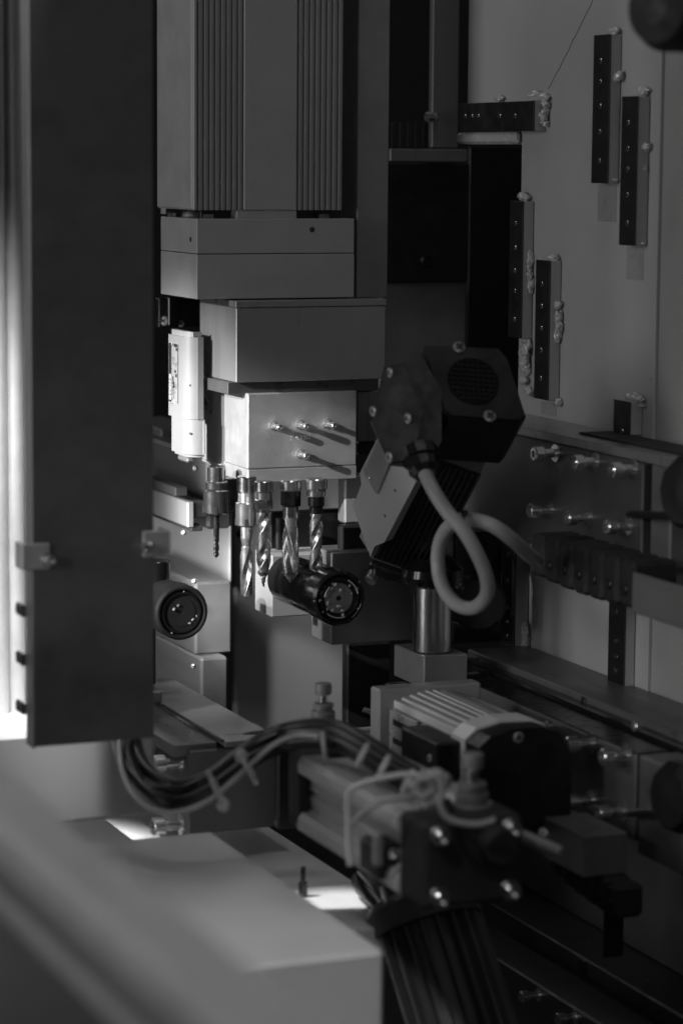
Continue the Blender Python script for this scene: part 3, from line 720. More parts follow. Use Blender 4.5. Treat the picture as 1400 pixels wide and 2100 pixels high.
for i in range(5):
    b = MB(); pbox(b, 802+i*16, 803+i*16, 814+i*16, 250, 302, yv+0.03, 0.001); T.part('bellow', b, 'rubber')
T.done()

# ================================================================== UPPER BEAM
XU = XW*0.944
T = Thing('upper_beam', 'upper machined beam with six protruding bolts along the panel', 'beam')
zU = PX(1200, 925, XU).z; yUn = PX(1316, 1000, XU).y; yUf = PX(950, 900, XU).y
b = MB(); b.box(XU, XW-0.001, yUn, yUf, PX(1200, 1150, XU).z, zU, 0.0018); T.part('bolt_plate', b, 'dk')  # dark tone also stands in for the tilted motor's shade
b = MB(); b.box(XU+0.004, XW-0.002, PX(1480, 960, XU).y, yUf, zU+0.0004, zU+0.010, 0.001); T.part('top_strip', b, 'alu')
b = MB(); q = PX(1200, 925, XU); b.box(XU+0.026, XW-0.010, PX(1480, 960, XU).y, PX(1140, 900, XU).y, zU+0.0104, zU+0.0125, 0.0005); T.part('slot_strip', b, 'rubber')
for px, py in ((1140, 929), (1222, 947), (1300, 962), (1130, 1045), (1208, 1060), (1290, 1078)):
    T.inst('bolt', BOLTL, look(PX(px, py, XU), (-1, 0, 0), 1.25))
T.done()
T = Thing('beam_end_block', 'grey end block with black clamp knob at the right edge, upper of two', 'block', 'end blocks with black knobs')
b = MB(); b.box(XU+0.004, XW-0.001, PX(1325, 1050, XU).y, PX(1366, 1050, XU).y, PX(1345, 1160, XU).z, PX(1345, 955, XU).z, 0.002); T.part('block', b, 'md')
b = MB(); q = PX(1400, 1010, XU-0.02); b.lathe(q+Vector((0.03, 0, 0)), (-1, -0.1, 0), [(0, .02), (.006, .034), (.03, .036), (.038, .03), (.04, 0)], 10, smooth=False); T.part('knob', b, 'black')
b = MB(); b.cyl(PX(1290, 1055, XU-0.02), PX(1385, 1058, XU-0.02), 0.004); T.part('spindle_rod', b, 'dsteel')
T.done()

# ================================================================== LOWER BEAM
T = Thing('lower_beam', 'lower grooved guide beam with four protruding bolts, receding left', 'beam')
X1b = XU; z1 = PX(1145, 1406, X1b).z; yf1 = PX(957, 1340, X1b).y; ynr = 1.2
b = MB(); b.box(X1b, XW-0.001, ynr, yf1, z1-0.05, z1, 0.0018); u = T.part('rear_rail', b, 'md')
q = PX(984, 1362, X1b); b = MB(); b.lathe(q, (-1, 0, 0), [(0, .007), (.0008, .007), (.0008, .0045), (-.001, .004)], 24, capb=False); T.part('oval_port', b, 'chrome', u)
b = MB(); b.lathe(q, (-1, 0, 0), [(0, .0045), (.0004, .0045)], 20); T.part('oval_port', b, 'ink', u)
X2b = X1b*0.955
zr = PX(962, 1402, X2b).z; yf2 = PX(914, 1380, X2b).y
b = MB(); b.box(X1b-0.018, X1b-0.0005, ynr, PX(940, 1376, X1b-0.018).y, zr-0.06, zr+0.006, 0.002); T.part('middle_rail', b, 'gblack')
b = MB(); b.box(X2b, X1b-0.020, PX(1302, 1560, X2b).y, yf2, zr-0.085, zr, 0.0018); T.part('bolt_plate', b, 'md')
b = MB(); b.box(X2b+0.001, X1b-0.021, PX(1302, 1560, X2b).y, yf2-0.02, zr+0.0004, zr+0.0016, 0.0003); T.part('top_strip', b, 'dsteel')
b = MB(); b.box(X2b+0.006, X1b-0.02, ynr, PX(1314, 1560, X2b).y, zr-0.09, zr-0.002, 0.0018); T.part('end_section', b, 'dk')
for px, py in ((1214, 1524), (1287, 1549), (1214, 1640), (1278, 1664)):
    T.inst('bolt', BOLTL, look(PX(px, py, X2b), (-1, 0, 0), 1.35))
for px, py in ((1130, 1488), (1310, 1488)):
    T.inst('cap_screw', CAPN, look(PX(px, py, X2b), (-1, 0, 0), 1.4))
for px, py in ((1198, 1442),):
    q = PX(px, py, X1b); b = MB(); b.box(q.x-0.002, q.x+0.002, q.y-0.004, q.y+0.006, q.z-0.012, q.z+0.006, 0.001); T.part('notch', b, 'ink', u)
T.done()
T = Thing('beam_end_block', 'grey end block with black clamp knob at the right edge, lower of two', 'block', 'end blocks with black knobs')
b = MB(); b.box(X2b-0.002, X1b, PX(1312, 1600, X2b).y, PX(1420, 1600, X2b).y, PX(1330, 1760, X2b).z, PX(1330, 1555, X2b).z, 0.002); T.part('block', b, 'md')
b = MB(); q = PX(1398, 1632, X2b-0.02); b.lathe(q+Vector((0.02, 0, 0)), (-1, -0.1, 0), [(0, .02), (.006, .032), (.03, .034), (.038, .028), (.04, 0)], 10, smooth=False); T.part('knob', b, 'black')
b = MB(); b.cyl(PX(1290, 1668, X2b-0.012), PX(1385, 1662, X2b-0.012), 0.004); T.part('spindle_rod', b, 'steel')
T.done()
# lower wall sheet under the beam and bottom rail
T = Thing('bottom_beam', 'dark guide beam crossing the bottom right corner', 'beam')
X3 = XU; z3 = PX(1222, 1980, X3).z
b = MB(); b.box(X3, XW-0.001, ynr, PX(950, 1800, X3).y, z3-0.04, z3, 0.0018); T.part('rear_rail', b, 'dk')
z4 = PX(1082, 2006, X3*0.95).z
b = MB(); b.box(X3*0.95, X3-0.014, ynr, PX(930, 1890, X3*.95).y, z4-0.2, z4, 0.0018); T.part('front_rail', b, 'dk')
b = MB(); b.box(X3-0.013, X3-0.001, ynr, PX(1150, 1990, X3).y, z4-0.02, z4-0.001, 0.001); T.part('slot', b, 'rubber')
for px, py in ((1105, 2040), (1180, 2085)): T.inst('bolt', BOLTL, look(PX(px, py, X3*0.95), (-1, 0, 0), 1.0))
q = PX(1195, 1975, X3); b = MB(); b.box(q.x-0.002, q.x+0.002, q.y-0.008, q.y+0.008, q.z-0.012, q.z+0.004, 0.001); T.part('notch', b, 'ink')
T.done()
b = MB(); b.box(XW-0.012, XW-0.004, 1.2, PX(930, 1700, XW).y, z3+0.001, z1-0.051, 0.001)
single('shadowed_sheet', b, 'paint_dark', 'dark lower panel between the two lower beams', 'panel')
b = MB(); pbox(b, 1236, 1240, 1279, 1790, 1965, P(1240, 1850, 2.62).y, 0.001)
single('panel_post', b, 'black', 'narrow black post in front of the dark lower panel', 'post')

# ================================================================== CABLE CHAINS
def chain(label, X, pa, pb, h_up, h_dn, n, thick):
    T = Thing('cable_chain', label, 'cable chain', 'black cable carrier chains')
    A = PX(pa[0], pa[1], X); B = PX(pb[0], pb[1], X)
    for i in range(n):
        t0 = i/n; t1 = (i+0.86)/n
        p = A.lerp(B, t0); q = A.lerp(B, t1); sag = 0.004*math.sin(PI*t0)
        b = MB(); b.box(X, X+thick, p.y, q.y, p.z-h_dn-sag, p.z+h_up, 0.004); o = T.part('link', b, 'rubber')
        m_ = (p+q)/2; b = MB(); b.cyl((X+0.0015, m_.y, m_.z-0.006), (X-0.0022, m_.y, m_.z-0.006), 0.0055, b=0.001); T.part('link_pin', b, 'black', o)
    T.done()
chain('upper black cable chain taking the thick grey cable, in front of the lower panel window', XU-0.045, (1085, 1135), (1300, 1202), 0.022, 0.022, 7, 0.05)
b = MB(); X_ = XU-0.046
b.box(X_, X_+0.004, PX(1295, 1200, X_).y, PX(1520, 1260, X_).y, PX(1300, 1258, X_).z, PX(1300, 1174, X_).z, 0.001)
single('chain_plate', b, 'md', 'plain grey plate at the right end of the upper cable chain', 'plate')
chain('lower black cable chain behind the cylinder rod, bottom right', XU-0.12, (1128, 1755), (1265, 1850), 0.012, 0.018, 6, 0.03)
T = Thing('chain_bracket', 'dark step shaped bracket above the lower cable chain', 'bracket')
yq = P(1200, 1720, 2.5).y
b = MB(); pbox(b, 1112, 1196, 1285, 1716, 1800, yq, 0.001); T.part('block', b, 'paint_dark')
q = P(1113, 1708, 2.47); T.inst('screw', PHIL, look(q, (-0.5, -1, 0.3), 0.9))
T.done()

# ================================================================== FAN MOTOR (tilted, black)
def camvec(r_, u_, t_): return (Rt*r_ + Up*u_ - Fw*t_)
T = Thing('tilted_motor', 'tilted motor with black fan cover, junction box and finned side hanging beside the head', 'motor')
s_, c_ = 0.50, 0.866
ax = camvec(0.40*s_/0.985, 0.9*s_/0.985, c_).normalized()
uu = camvec(0.95, -0.30, 0); uu = (uu-ax*uu.dot(ax)).normalized(); vv = ax.cross(uu)     # vv: up-ish, away
r_end = 2.68
O = P(968, 790, r_end)
MX = basis(O, uu, vv, ax)      # local: x=uu (right), y=vv (up/back), z=axis toward the fan end
def octo(w, h, c):  # half sizes and corner cut
    return [(-w+c, -h), (w-c, -h), (w, -h+c), (w, h-c), (w-c, h), (-w+c, h), (-w, h-c), (-w, -h+c)]
k = r_end/F_PX
MXB = MX.copy(); u3 = camvec(1, 0.03, 0); u3 = (u3-ax*u3.dot(ax)).normalized(); MX = basis(O, u3, ax.cross(u3), ax)
cvp = [(-98, 86), (60, 93), (78, 70), (110, -66), (98, -80), (-50, -82), (-64, -70), (-102, 66)]
b = MB(); b.prism([(x*k, y*k) for x, y in cvp], 2, -0.085, 0.0, MX)
b.prism([(x*k*.955, y*k*.955) for x, y in cvp], 2, 0.0, 0.003, MX)
fc = T.part('fan_cover', b, 'black')
# grille
b = MB()
cx, cy = 0*k, 6*k
b.lathe((cx, cy, 0.003), (0, 0, 1), [(0, 54*k), (0.0012, 54*k), (0.0012, 51*k)], 40, Mx=MX, capb=False)
for i in range(-4, 5):
    q = i*11*k; hh = math.sqrt(max(0, (52*k)**2-q*q))
    b.box(cx+q-1.6*k, cx+q+1.6*k, cy-hh, cy+hh, 0.0034, 0.0056, 0.0002, MX)
    b.box(cx-hh, cx+hh, cy+q-1.6*k, cy+q+1.6*k, 0.0034, 0.0052, 0.0002, MX)
T.part('fan_grille', b, 'gblack', fc)
b = MB(); b.lathe((cx, cy, 0.0031), (0, 0, 1), [(0, 51*k), (0.0002, 51*k)], 40, Mx=MX); T.part('fan_opening', b, 'ink', fc)
for (x, y) in ((-26, 84), (31, -74)):
    mx = MX @ Matrix.Translation((x*k, y*k, 0.003)) @ Matrix.Scale(1.15, 4)
    sc = T.inst('cross_screw', PHIL, mx, fc); T.inst('cross_slot', PHILX, mx, fc)
# body (light), fins (dark)
MX = MXB
b = MB(); b.prism([(-60*k, 70*k), (60*k, 70*k), (88*k, 30*k), (88*k, -66*k), (70*k, -84*k), (-40*k, -84*k), (-84*k, -40*k), (-80*k, 30*k)], 2, -0.33, -0.086, MX)
T.part('motor_body', b, 'paint_dark')
for i in range(11):
    x = (-38+i*12)*k; b = MB(); b.box(x, x+5*k, -96*k, -82*k, -0.318, -0.087, 0.0006, MX); T.part('cooling_fin', b, 'black')
b = MB(); b.box(-42*k, 84*k, -87*k, -84.2*k, -0.325, -0.087, 0.0004, MX); T.part('fin_base', b, 'black')
b = MB(); b.box(-44*k, 92*k, -98*k, 40*k, -0.352, -0.331, 0.002, MX); T.part('end_shield', b, 'dsteel')
# name plate on the left facet
nf = (MX.to_3x3() @ Vector((-0.72, -0.69, 0))).normalized(); p0 = MX @ Vector((-46*k, -84*k, -0.2)) + nf*0.006
def onplane(px, py, off=0.0):
    d = ray(px, py); return CAM + d*(((p0+nf*off)-CAM).dot(nf)/d.dot(nf))
def slab(b, pts, off, th):
    f = [onplane(x, y, off) for x, y in pts]; g = [v-nf*th for v in f]; n = len(f)
    b.add(f+g, [list(range(n)), list(range(n, 2*n))]+[[i, i+n, (i+1) % n+n, (i+1) % n] for i in range(n)])
b = MB(); slab(b, [(778, 890), (737, 971), (741, 992), (723, 1038), (759, 1142), (768, 1120), (788, 1112), (852, 989), (840, 930), (800, 900)], 0, 0.010); sh = T.part('side_shell', b, 'wall')
b = MB(); slab(b, [(778, 894), (744, 967), (771, 1013), (802, 938)], 0.0035, 0.003); T.part('name_plate', b, 'brushed')
T.inst('rivet', CAPN, look(onplane(760, 980, 0.0036), nf, 0.5))
for x_, y_ in ((810, 1006), (789, 1058)):
    b = MB(); b.lathe(onplane(x_, y_, 0), nf, [(0, .0018), (.0003, .0018)], 12); T.part('vent_hole', b, 'ink', sh)
# junction box
jb = MB(); jr = 2.66
pts = [(787, 752), (868, 736), (905, 800), (905, 905), (868, 962), (800, 955), (760, 862)]
cam_m = basis(CAM, Rt, Up, -Fw)
def prism_cam(b, pts, r0, r1, shrink=1.0):
    cxm = sum(p[0] for p in pts)/len(pts); cym = sum(p[1] for p in pts)/len(pts)
    f = [P(x, y, r0) for x, y in pts]; C0 = P(cxm, cym, r0)
    g = [C0+(v-C0)*shrink+Fw*(r1-r0) for v in f]; n = len(pts)
    b.add(f+g, [list(range(n)), list(range(n, 2*n))]+[[i, i+n, (i+1) % n+n, (i+1) % n] for i in range(n)])
prism_cam(jb, pts, jr, jr+0.09, 0.97)
bx = T.part('junction_box', jb, 'black')
jb = MB(); prism_cam(jb, [(790, 758), (830, 750), (868, 850), (845, 940), (802, 948), (765, 862)], jr-0.012, jr-0.0004, 1.03); T.part('box_lid', jb, 'black', bx)
for (x, y, s) in ((799, 764, .9), (765, 843, .9), (836, 858, 1), (798, 938, 1)):
    T.inst('cross_screw', PHIL, look(P(x, y, jr-0.0125), camvec(-0.75, -0.1, 0.6), s), bx)
# gland
A = P(858, 925, jr); B = P(876, 985, jr-0.02)
b = MB(); b.lathe(A, B-A, [(0, .019), (.012, .019), (.013, .016), (.024, .016), (.03, .011)], 12, smooth=False); T.part('cable_gland', b, 'gblack')
# shaft piece
A = P(792, 1145, 2.98); B = P(758, 1192, 2.96)
b = MB(); b.cyl(A, B, W_(26, 2.97)/2, b=0.001); T.part('shaft', b, 'chrome')
A = P(812, 1160, 2.98); B = P(792, 1185, 2.97)
b = MB(); b.cyl(A, B, W_(22, 2.97)/2, b=0.001); T.part('spindle_nose', b, 'dsteel')
T.done()
T = Thing('power_cable', 'thick grey cable looping from the tilted motor into the cable chain', 'cable')
pth = [(872, 972, 2.64), (888, 1005, 2.62), (915, 1048, 2.61), (948, 1085, 2.60), (975, 1130, 2.60), (996, 1180, 2.61), (997, 1220, 2.63), (972, 1246, 2.65), (937, 1240, 2.67), (908, 1205, 2.69), (897, 1155, 2.70), (904, 1105, 2.69), (930, 1072, 2.66), (968, 1066, 2.63), (1010, 1078, 2.61), (1050, 1107, 2.62), (1082, 1136, 2.66), (1100, 1150, 2.70)]
b = MB(); b.tube([P(*p) for p in pth], W_(30, 2.62)/2, 24, 10); cb = T.part('sheath', b, 'cable')
A = P(938, 1088, 2.625); B = P(952, 1052, 2.625)
b = MB(); n_ = Fw.cross(B-A).normalized()
pp = [A.lerp(B, .5)+((B-A)*0.5*math.cos(t))*0.95+(Fw*math.sin(t)*0.018) for t in [2*PI*i/16 for i in range(17)]]
b.tube(pp, 0.0022, 8, 2); b.box(-.003, .003, -.003, .003, -.003, .003, .001, Matrix.Translation(B)); T.part('cable_tie', b, 'gblack')
T.done()

# ================================================================== PILLAR
T = Thing('pillar_clamp', 'steel pillar with black collar standing on a pale square block', 'pillar')
rP = 2.93
q = P(885, 1300, rP); zt_ = P(885, 1165, rP).z; zb_ = P(885, 1333, rP).z
b = MB(); b.cyl((q.x, q.y, zb_), (q.x, q.y, zt_), W_(79, rP)/2, seg=48); T.part('pillar', b, 'steel')
b = MB(); za = P(885, 1162, rP).z; zc = P(885, 1200, rP).z
b.lathe((q.x, q.y, zc), (0, 0, 1), [(0, W_(84, rP)/2), (0.004, W_(120, rP)/2), ((za-zc)*.6, W_(132, rP)/2), ((za-zc), W_(126, rP)/2), (za-zc+0.012, W_(80, rP)/2)], 48); T.part('collar', b, 'gblack')
b = MB(); yq = P(870, 1370, 2.90).y
bb = pbox(b, 807, 869, 958, 1347, 1413, yq, 0.0012); T.part('base_block', b, 'mill')
T.done()
b = MB(); q = P(812, 1411, 2.88); b.cyl(q+Vector((-0.012, 0, 0)), q+Vector((0.012, 0, 0)), W_(24, 2.88)/2, b=0.002)
single('bright_pin', b, 'chrome', 'short bright pin just under the pale pillar block', 'pin')
b = MB(); pbox(b, 700, 712, 800, 1322, 1560, P(750, 1400, 3.2).y, 0.002)
single('rear_post', b, 'black', 'black post behind the pale panel, left of the pillar block', 'post')
b = MB(); pbox(b, 850, 930, 1068, 1090, 1322, P(950, 1200, 3.1).y, 0.002)
single('rear_case', b, 'gblack', 'black case in shadow behind the cable loop', 'case')
b = MB(); q = P(985, 1240, 3.0); b.lathe(q, (0, 1, 0), [(0, .028), (.003, .033), (.03, .033)], 40)
single('hose_end', b, 'gblack', 'black round hose end seen through the right of the cable loop', 'hose')

# ================================================================== LOWER FINNED MOTOR
T = Thing('finned_motor', 'horizontal motor with pale cooling fins on top and a black end cover', 'motor')
rn = 2.56; yN2 = P(1075, 1600, rn).y
def oct_pts(cx, cz, w, h, cu): return [(cx+x, cz+z) for x, z in octo(w, h, cu)]
A = PY(982, 1540, yN2); B = PY(1170, 1600, yN2); ctr = PY(1076, 1600, yN2)
w2 = (B.x-A.x)/2; cxm = (A.x+B.x)/2; zt_ = PY(1060, 1494, yN2).z; zb_ = PY(1076, 1712, yN2).z; czm = (zt_+zb_)/2; h2 = (zt_-zb_)/2
cov = [(A.x, zb_+0.01), (A.x, zt_-0.016), (A.x+0.012, zt_-0.006), (cxm-0.012, zt_), (cxm+0.02, zt_-0.001), (B.x-0.014, zt_-0.007), (B.x-0.002, zt_-0.026), (B.x, zt_-0.05), (B.x, zb_+0.01), (B.x-0.01, zb_), (A.x+0.01, zb_)]
b = MB(); b.prism(cov, 1, yN2, yN2+0.030); e_ = T.part('end_cover', b, 'black')
def scl(pts, k, dz=0): return [(cxm+(x-cxm)*k, czm+(z-czm)*k+dz) for x, z in pts]
b = MB(); b.prism(scl(cov, 1.015, 0.0015), 1, yN2+0.031, yN2+0.062); T.part('pale_band', b, 'white')
b = MB(); b.prism(scl(cov, 0.93), 1, yN2+0.0625, yN2+0.215); T.part('motor_body', b, 'paint')
for i in range(11):
    t = i/10; x = A.x+0.006+(B.x-A.x-0.012)*t
    zz = zt_-0.002-0.012*abs(t-0.45)**1.3*2
    b = MB(); b.box(x-0.0017, x+0.0017, yN2+0.063, yN2+0.212, zz-0.014, zz, 0.0006); T.part('cooling_fin', b, 'white')
b = MB(); b.box(A.x-0.012, B.x+0.005, yN2+0.213, yN2+0.235, zb_+0.01, zt_+0.001, 0.002); T.part('flange', b, 'paint')
b = MB(); b.box(A.x-0.026, A.x+0.004, yN2+0.040, yN2+0.125, zt_-0.070, zt_-0.018, 0.002); j2 = T.part('junction_box', b, 'black')
T.inst('cross_screw', PHIL, look((A.x-0.0262, yN2+0.055, zt_-0.035), (-1, -.3, 0), 0.7), j2)
b = MB(); b.box(A.x-0.0035, A.x-0.0005, yN2+0.14, yN2+0.205, zt_-0.06, zt_-0.018, 0.0006); npl = T.part('name_plate', b, 'label', label='dull name plate with two dark printed rows')
for i, zz in enumerate((0.026, 0.045)):
    bb = MB(); bb.box(A.x-0.0040, A.x-0.0036, yN2+0.150, yN2+0.195, zt_-zz-0.006, zt_-zz, 0.0001); T.part('print_block', bb, 'ink', npl)
T.inst('cross_screw', PHIL, look(PY(1062, 1512, yN2), (0, -1, 0), 1.0), e_)
q = P(745, 1455, 2.8); b = MB(); b.cyl(q, q+Vector((.02, -.006, -.008)), 0.003); T.part('lever', b, 'chrome')
T.done()

# ================================================================== PNEUMATIC CYLINDER
T = Thing('pneumatic_cylinder', 'blurred aluminium pneumatic cylinder with ridged sides and a black bolted head', 'cylinder')
rq = 2.24; Yh = P(965, 1790, rq).y
A = PY(868, 1700, Yh); B = PY(1072, 1780, Yh); zt_ = PY(868, 1690, Yh).z; zb_ = PY(868, 1868, Yh).z
yj = Yh+0.05; yE = PX(615, 1620, A.x).y
b = MB(); b.box(A.x, B.x, Yh, yj, zb_, zt_, 0.004); hd = T.part('head_cap', b, 'rubber')
wz = zt_-zb_; wx = B.x-A.x
cxm = (A.x+B.x)/2; czm = (zt_+zb_)/2
g = 0.10*wz
prof = [(A.x+0.004, zb_+.03*wz), (A.x+0.004, zb_+.24*wz), (A.x+0.012, zb_+.30*wz), (A.x+0.010, zb_+.45*wz), (A.x+0.014, zb_+.50*wz), (A.x+0.010, zb_+.55*wz), (A.x+0.012, zb_+.70*wz), (A.x+0.004, zb_+.78*wz), (A.x+0.004, zb_+.97*wz),
        (A.x+0.26*wx, zb_+.97*wz), (A.x+0.30*wx, zb_+.92*wz), (A.x+0.70*wx, zb_+.92*wz), (A.x+0.74*wx, zb_+.97*wz), (B.x-0.004, zb_+.97*wz), (B.x-0.004, zb_+.03*wz)]
b = MB(); b.prism(prof, 1, yj+0.0005, yE); T.part('barrel', b, 'matalu')
for xx, zz in ((A.x+0.011, .86), (A.x+0.011, .135), (B.x-0.012, .86)):
    b = MB(); zc_ = zb_+zz*wz
    b.prism([(xx-.013, zc_-.006), (xx-.013, zc_+.004), (xx-.009, zc_+.0095), (xx+.008, zc_+.0095), (xx+.008, zc_-.0095), (xx-.008, zc_-.0095)], 1, yj+.0002, yE-.0002)
    b.box(xx-.0138, xx-.0128, yj+.0002, yE-.0002, zc_-.003, zc_+.001, .0003); T.part('tie_rod_ridge', b, 'matalu')
b = MB(); b.box(A.x+0.001, B.x-0.001, yE+0.0005, yE+0.035, zb_+0.001, zt_-0.001, 0.004); T.part('end_cap', b, 'rubber')
b = MB(); b.box(A.x+0.30*wx, A.x+0.52*wx, yE-0.10, yE-0.04, zt_-.075*wz, zt_-.066*wz, 0.0003); T.part('sticker', b, 'label')
for fx, fz in ((.15, .85), (.15, .14), (.86, .86), (.86, .14)):
    q = Vector((A.x+fx*wx, Yh, zb_+fz*wz)); T.inst('head_bolt', BOLTG, look(q, (-0.1, -1, 0), 1.3), hd)
# rod guide and rod
b = MB(); q = PY(1010, 1728, Yh-0.0); b.cyl(q+Vector((0, 0.0, 0)), q+Vector((0, -0.02, 0)), 0.016, b=.002); T.part('rod_guide', b, 'rubber')
A2 = P(1030, 1698, 2.3); B2 = P(1152, 1750, 2.28)
b = MB(); b.cyl(A2, B2, W_(27, 2.3)/2, b=.002); T.part('hose_stub', b, 'cast')
# sensor bracket
b = MB(); q = P(790, 1760, 2.30); b.box(q.x-.012, q.x+.012, q.y-.01, q.y+.03, q.z-.016, q.z+.014, .003); sb = T.part('sensor', b, 'black')
b = MB(); q2 = P(778, 1745, 2.27); b.box(q2.x-.004, q2.x+.004, q2.y, q2.y+.01, q2.z-.014, q2.z+.014, .002); T.part('sensor_clip', b, 'alu', sb)
T.inst('screw', CAPN, look(P(806, 1750, 2.27), (-.3, -1, 0), 1.2), sb)
b = MB(); b.cyl(P(820, 1650, 2.34), P(846, 1666, 2.32), 0.009, b=.002); T.part('pale_plug', b, 'nylon')
for i_, (x_, y_, r_, rad_) in enumerate(((880, 1668, 2.28, .010), (912, 1655, 2.27, .008), (1012, 1690, 2.26, .009), (842, 1700, 2.3, .012))):
    b = MB(); q = P(x_, y_, r_); b.lathe(q, (-.3, -.9, .4), [(-.02, rad_), (.004, rad_), (.005, rad_*.6), (.012, rad_*.6), (.012, rad_*.3), (.006, 0)], 6 if i_ % 2 else 20, smooth=not i_ % 2); T.part('fitting', b, 'rubber' if i_ % 2 else 'cast')
T.done()
def valve(label, px, pys, r, wd):
    T = Thing('flow_valve', label, 'valve', 'brass flow control valves on the cylinder')
    c = P(px, pys[0], r); zs_ = [P(px, p, r).z for p in pys]; k = W_(wd, r)/2
    def seg(z0, z1, rad, nm, m, rim=0): 
        b = MB(); L = z0-z1; b.lathe((c.x, c.y, z1), (0, 0, 1), [(0, rad*.94), (L*.12, rad), (L*.88, rad), (L, rad*.92)], 28 if not rim else 24, smooth=not rim); return T.part(nm, b, m)
    seg(zs_[0], zs_[1], k*.62, 'knurled_head', 'cast', 1)
    seg(zs_[1], zs_[2], k*.34, 'stem', 'steel')
    seg(zs_[2], zs_[3], k*.80, 'lock_nut', 'cast', 0)
    seg(zs_[3], zs_[4], k*.66, 'thread_collar', 'cast')
    seg(zs_[4], zs_[5], k*.92, 'hex_body', 'cast', 1)
    b = MB(); L = zs_[5]-zs_[6]; b.lathe((c.x, c.y, zs_[6]), (0, 0, 1), [(0, k*1.25), (L*.7, k*1.15), (L, k*.98)], 32); T.part('valve_body', b, 'cable')
    T.done()
valve('brass needle valve standing sharp above the rear of the cylinder', 663, (1401, 1424, 1443, 1452, 1458, 1482, 1512), 2.66, 54)
valve('blurred needle valve on the black cylinder head', 968, (1545, 1576, 1606, 1618, 1626, 1650, 1692), 2.28, 76)
T = Thing('elbow_fitting', 'ribbed grey hose fitting beside the rear needle valve', 'fitting')
A = P(585, 1500, 2.66); B = P(650, 1496, 2.67); m1 = P(612, 1494, 2.66)
b = MB(); b.tube([A, m1, B], W_(32, 2.66)/2, 20, 8); T.part('elbow', b, 'cable')
for t in (0.08, 0.28):
    p = A.lerp(m1, t); b = MB(); b.cyl(p, p+(m1-A).normalized()*0.004, W_(38, 2.66)/2, b=.0008); T.part('fitting_ring', b, 'steel')
T.done()

# ================================================================== CABLE BUNDLE
T = Thing('cable_bundle', 'bundle of glossy black hoses and one pale wire held by cable ties', 'cable bundle')
bp = [(258, 1480, 2.55), (258, 1545, 2.52), (280, 1600, 2.48), (325, 1636, 2.45), (378, 1640, 2.44), (430, 1618, 2.44), (480, 1580, 2.45), (530, 1545, 2.46), (580, 1524, 2.47), (630, 1515, 2.46), (690, 1520, 2.44), (745, 1548, 2.40), (800, 1585, 2.36), (845, 1612, 2.33)]
rnd = random.Random(3)
for i, (du, dv, dr, w_) in enumerate(((-10, -14, .012, 36), (8, 6, -.006, 32), (18, -28, .018, 30))):
    b = MB()
    b.tube([P(x+du*(1 if j < 4 else .25), y+dv, r_+dr) for j, (x, y, r_) in enumerate(bp)], W_(w_, 2.45)/2, 16, 8); T.part('black_hose', b, 'hose')
lp_ = [(246, 1520, 2.52), (252, 1580, 2.48), (275, 1630, 2.44), (318, 1662, 2.42), (372, 1664, 2.41), (430, 1640, 2.41), (475, 1603, 2.42), (520, 1562, 2.43), (565, 1525, 2.42), (610, 1508, 2.42), (655, 1510, 2.41)]
b = MB(); b.tube([P(*p) for p in lp_], W_(11, 2.42)/2, 14, 8); T.part('pale_wire', b, 'nylon', label='single pale grey wire along the underside')
b = MB(); b.tube([P(470, 1600, 2.46), P(520, 1555, 2.47), P(560, 1518, 2.5), P(590, 1497, 2.6)], W_(22, 2.5)/2, 16, 8); T.part('black_hose', b, 'hose')
def tie(px, py, r, h, ang, ball):
    A = P(px-math.sin(ang)*h, py-math.cos(ang)*h, r); B = P(px+math.sin(ang)*h, py+math.cos(ang)*h, r); c = A.lerp(B, .5)
    b = MB(); b.tube([c+(A-c)*math.cos(t)-Fw*0.016*math.sin(t) for t in [2*PI*i/16 for i in range(17)]], .0022, 8, 2)
    o = T.part('cable_tie', b, 'nylon')
    if ball:
        e = A if ball < 0 else B; b = MB(); b.blob(e-Fw*.006, .0062, .0062, .0062, 2, .12, 12); T.part('tie_head', b, 'nylon', o)
    if ball:
        e = B if ball < 0 else A; b = MB(); b.tube([e-Fw*.004, e-Fw*.006+(e-c)*0.5], .0024, 8, 1); T.part('tie_tail', b, 'nylon', o)
tie(508, 1572, 2.43, 26, R(28), -1); tie(446, 1622, 2.41, 30, R(25), 1)
tie(664, 1528, 2.42, 24, R(5), 0); tie(742, 1549, 2.37, 24, R(-28), 0); tie(786, 1573, 2.34, 24, R(-28), 0); tie(836, 1602, 2.31, 24, R(-28), 0)
T.done()
T = Thing('white_cord', 'thin pale cord tied around the cylinder and bunched by the front valve', 'cord')
b = MB(); b.tube([P(x, y, 2.24) for x, y in ((718, 1775), (714, 1740), (713, 1690), (712, 1650), (716, 1622), (745, 1606), (790, 1594), (835, 1588), (870, 1590))], .0026, 10, 6); T.part('cord', b, 'nylon')
b = MB(); b.tube([P(x, y, 2.22) for x, y in ((722, 1690), (745, 1665), (780, 1645), (815, 1636), (850, 1632))], .0024, 10, 6); T.part('cord', b, 'cable')
b = MB(); b.tube([P(x, y, 2.20) for x, y in ((860, 1600), (890, 1592), (905, 1610), (903, 1650), (915, 1675), (945, 1688), (985, 1690), (1015, 1680))], .0026, 10, 6); T.part('cord', b, 'cable')
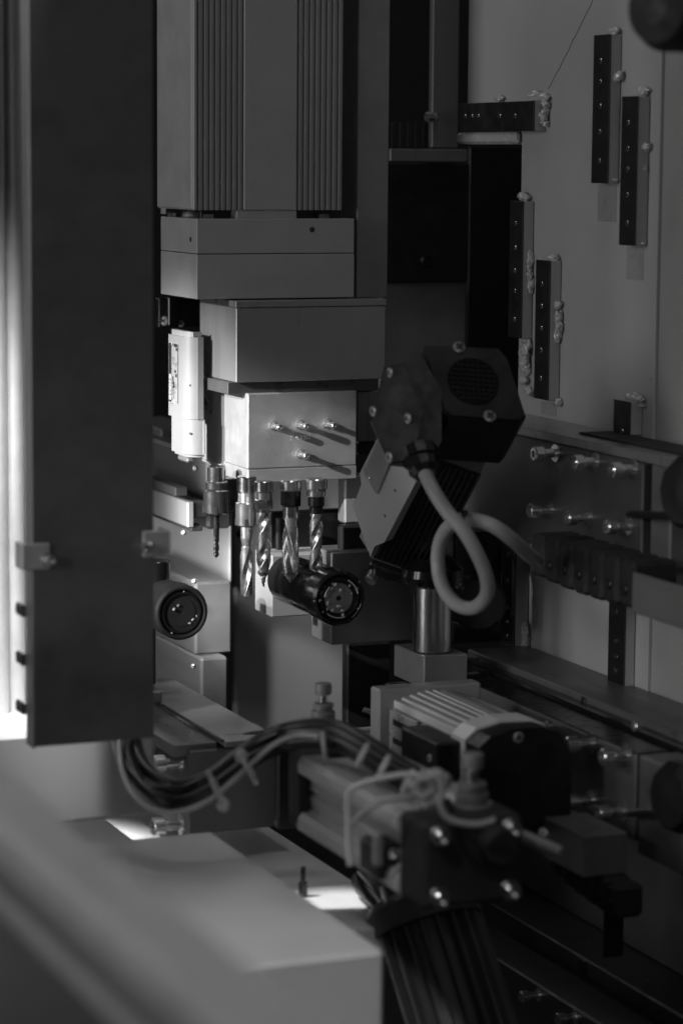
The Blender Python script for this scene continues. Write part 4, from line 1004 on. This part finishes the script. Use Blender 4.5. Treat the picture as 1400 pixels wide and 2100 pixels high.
for i, (x, y) in enumerate(((868, 1612), (884, 1608), (858, 1622), (898, 1600), (878, 1596))):
    b = MB(); rr = .006; q = P(x, y, 2.21)
    b.tube([q+Rt*rr*1.6*math.cos(t+i)+Up*rr*math.sin(t)+Fw*.004*math.sin(2*t) for t in [2*PI*j/10 for j in range(11)]], .0024, 8, 4); T.part('knot', b, 'cable')
T.done()

# ================================================================== BOTTOM MOTOR
T = Thing('lower_motor', 'black motor with long fins tilting down at the bottom edge', 'motor')
rb = 2.50
ax2 = camvec(-0.26, 0.82, -0.35).normalized()
u2 = camvec(1, 0.30, 0); u2 = (u2-ax2*u2.dot(ax2)).normalized(); v2 = ax2.cross(u2)
O2 = P(835, 1905, rb)
MB2 = basis(O2, u2, v2, ax2)
k2 = rb/F_PX
for i in range(10):
    an = R(-90)+(i-3.2)*R(17)
    m2 = MB2 @ Matrix.Translation((38*k2, 60*k2, 0)) @ Matrix.Rotation(an, 4, 'Z')
    b = MB(); b.box(88*k2, 120*k2, -3.0*k2, 3.0*k2, -0.30, 0.0, .001, m2); T.part('cooling_fin', b, 'dk')
b = MB(); b.lathe((38*k2, 60*k2, -0.3), (0, 0, 1), [(0, 92*k2), (.3, 92*k2)], 40, Mx=MB2)
b.lathe((38*k2, 60*k2, 0.0005), (0, 0, 1), [(0, 122*k2), (.022, 120*k2), (.030, 108*k2), (.033, 60*k2)], 48, Mx=MB2); T.part('motor_body', b, 'dk')
A = P(770, 1840, 2.56); B = P(800, 1880, 2.52)
b = MB(); b.tube([P(742, 1805, 2.6), A, B], .011, 14, 12, ridge=.12); T.part('ribbed_sleeve', b, 'gblack')
b = MB(); b.cyl(P(783, 1818, 2.5), P(793, 1852, 2.49), .0022); T.part('wire_end', b, 'chrome')
T.done()
# knob top right
b = MB(); q = P(1400, 20, 2.2); b.lathe(q, (-0.9, -0.35, 0.05), [(-.05, .02), (-.03, .033), (.02, .036), (.034, .030), (.04, .015), (.041, 0)], 40)
single('black_knob', b, 'rubber', 'large black round knob cut off at the top right corner', 'knob')
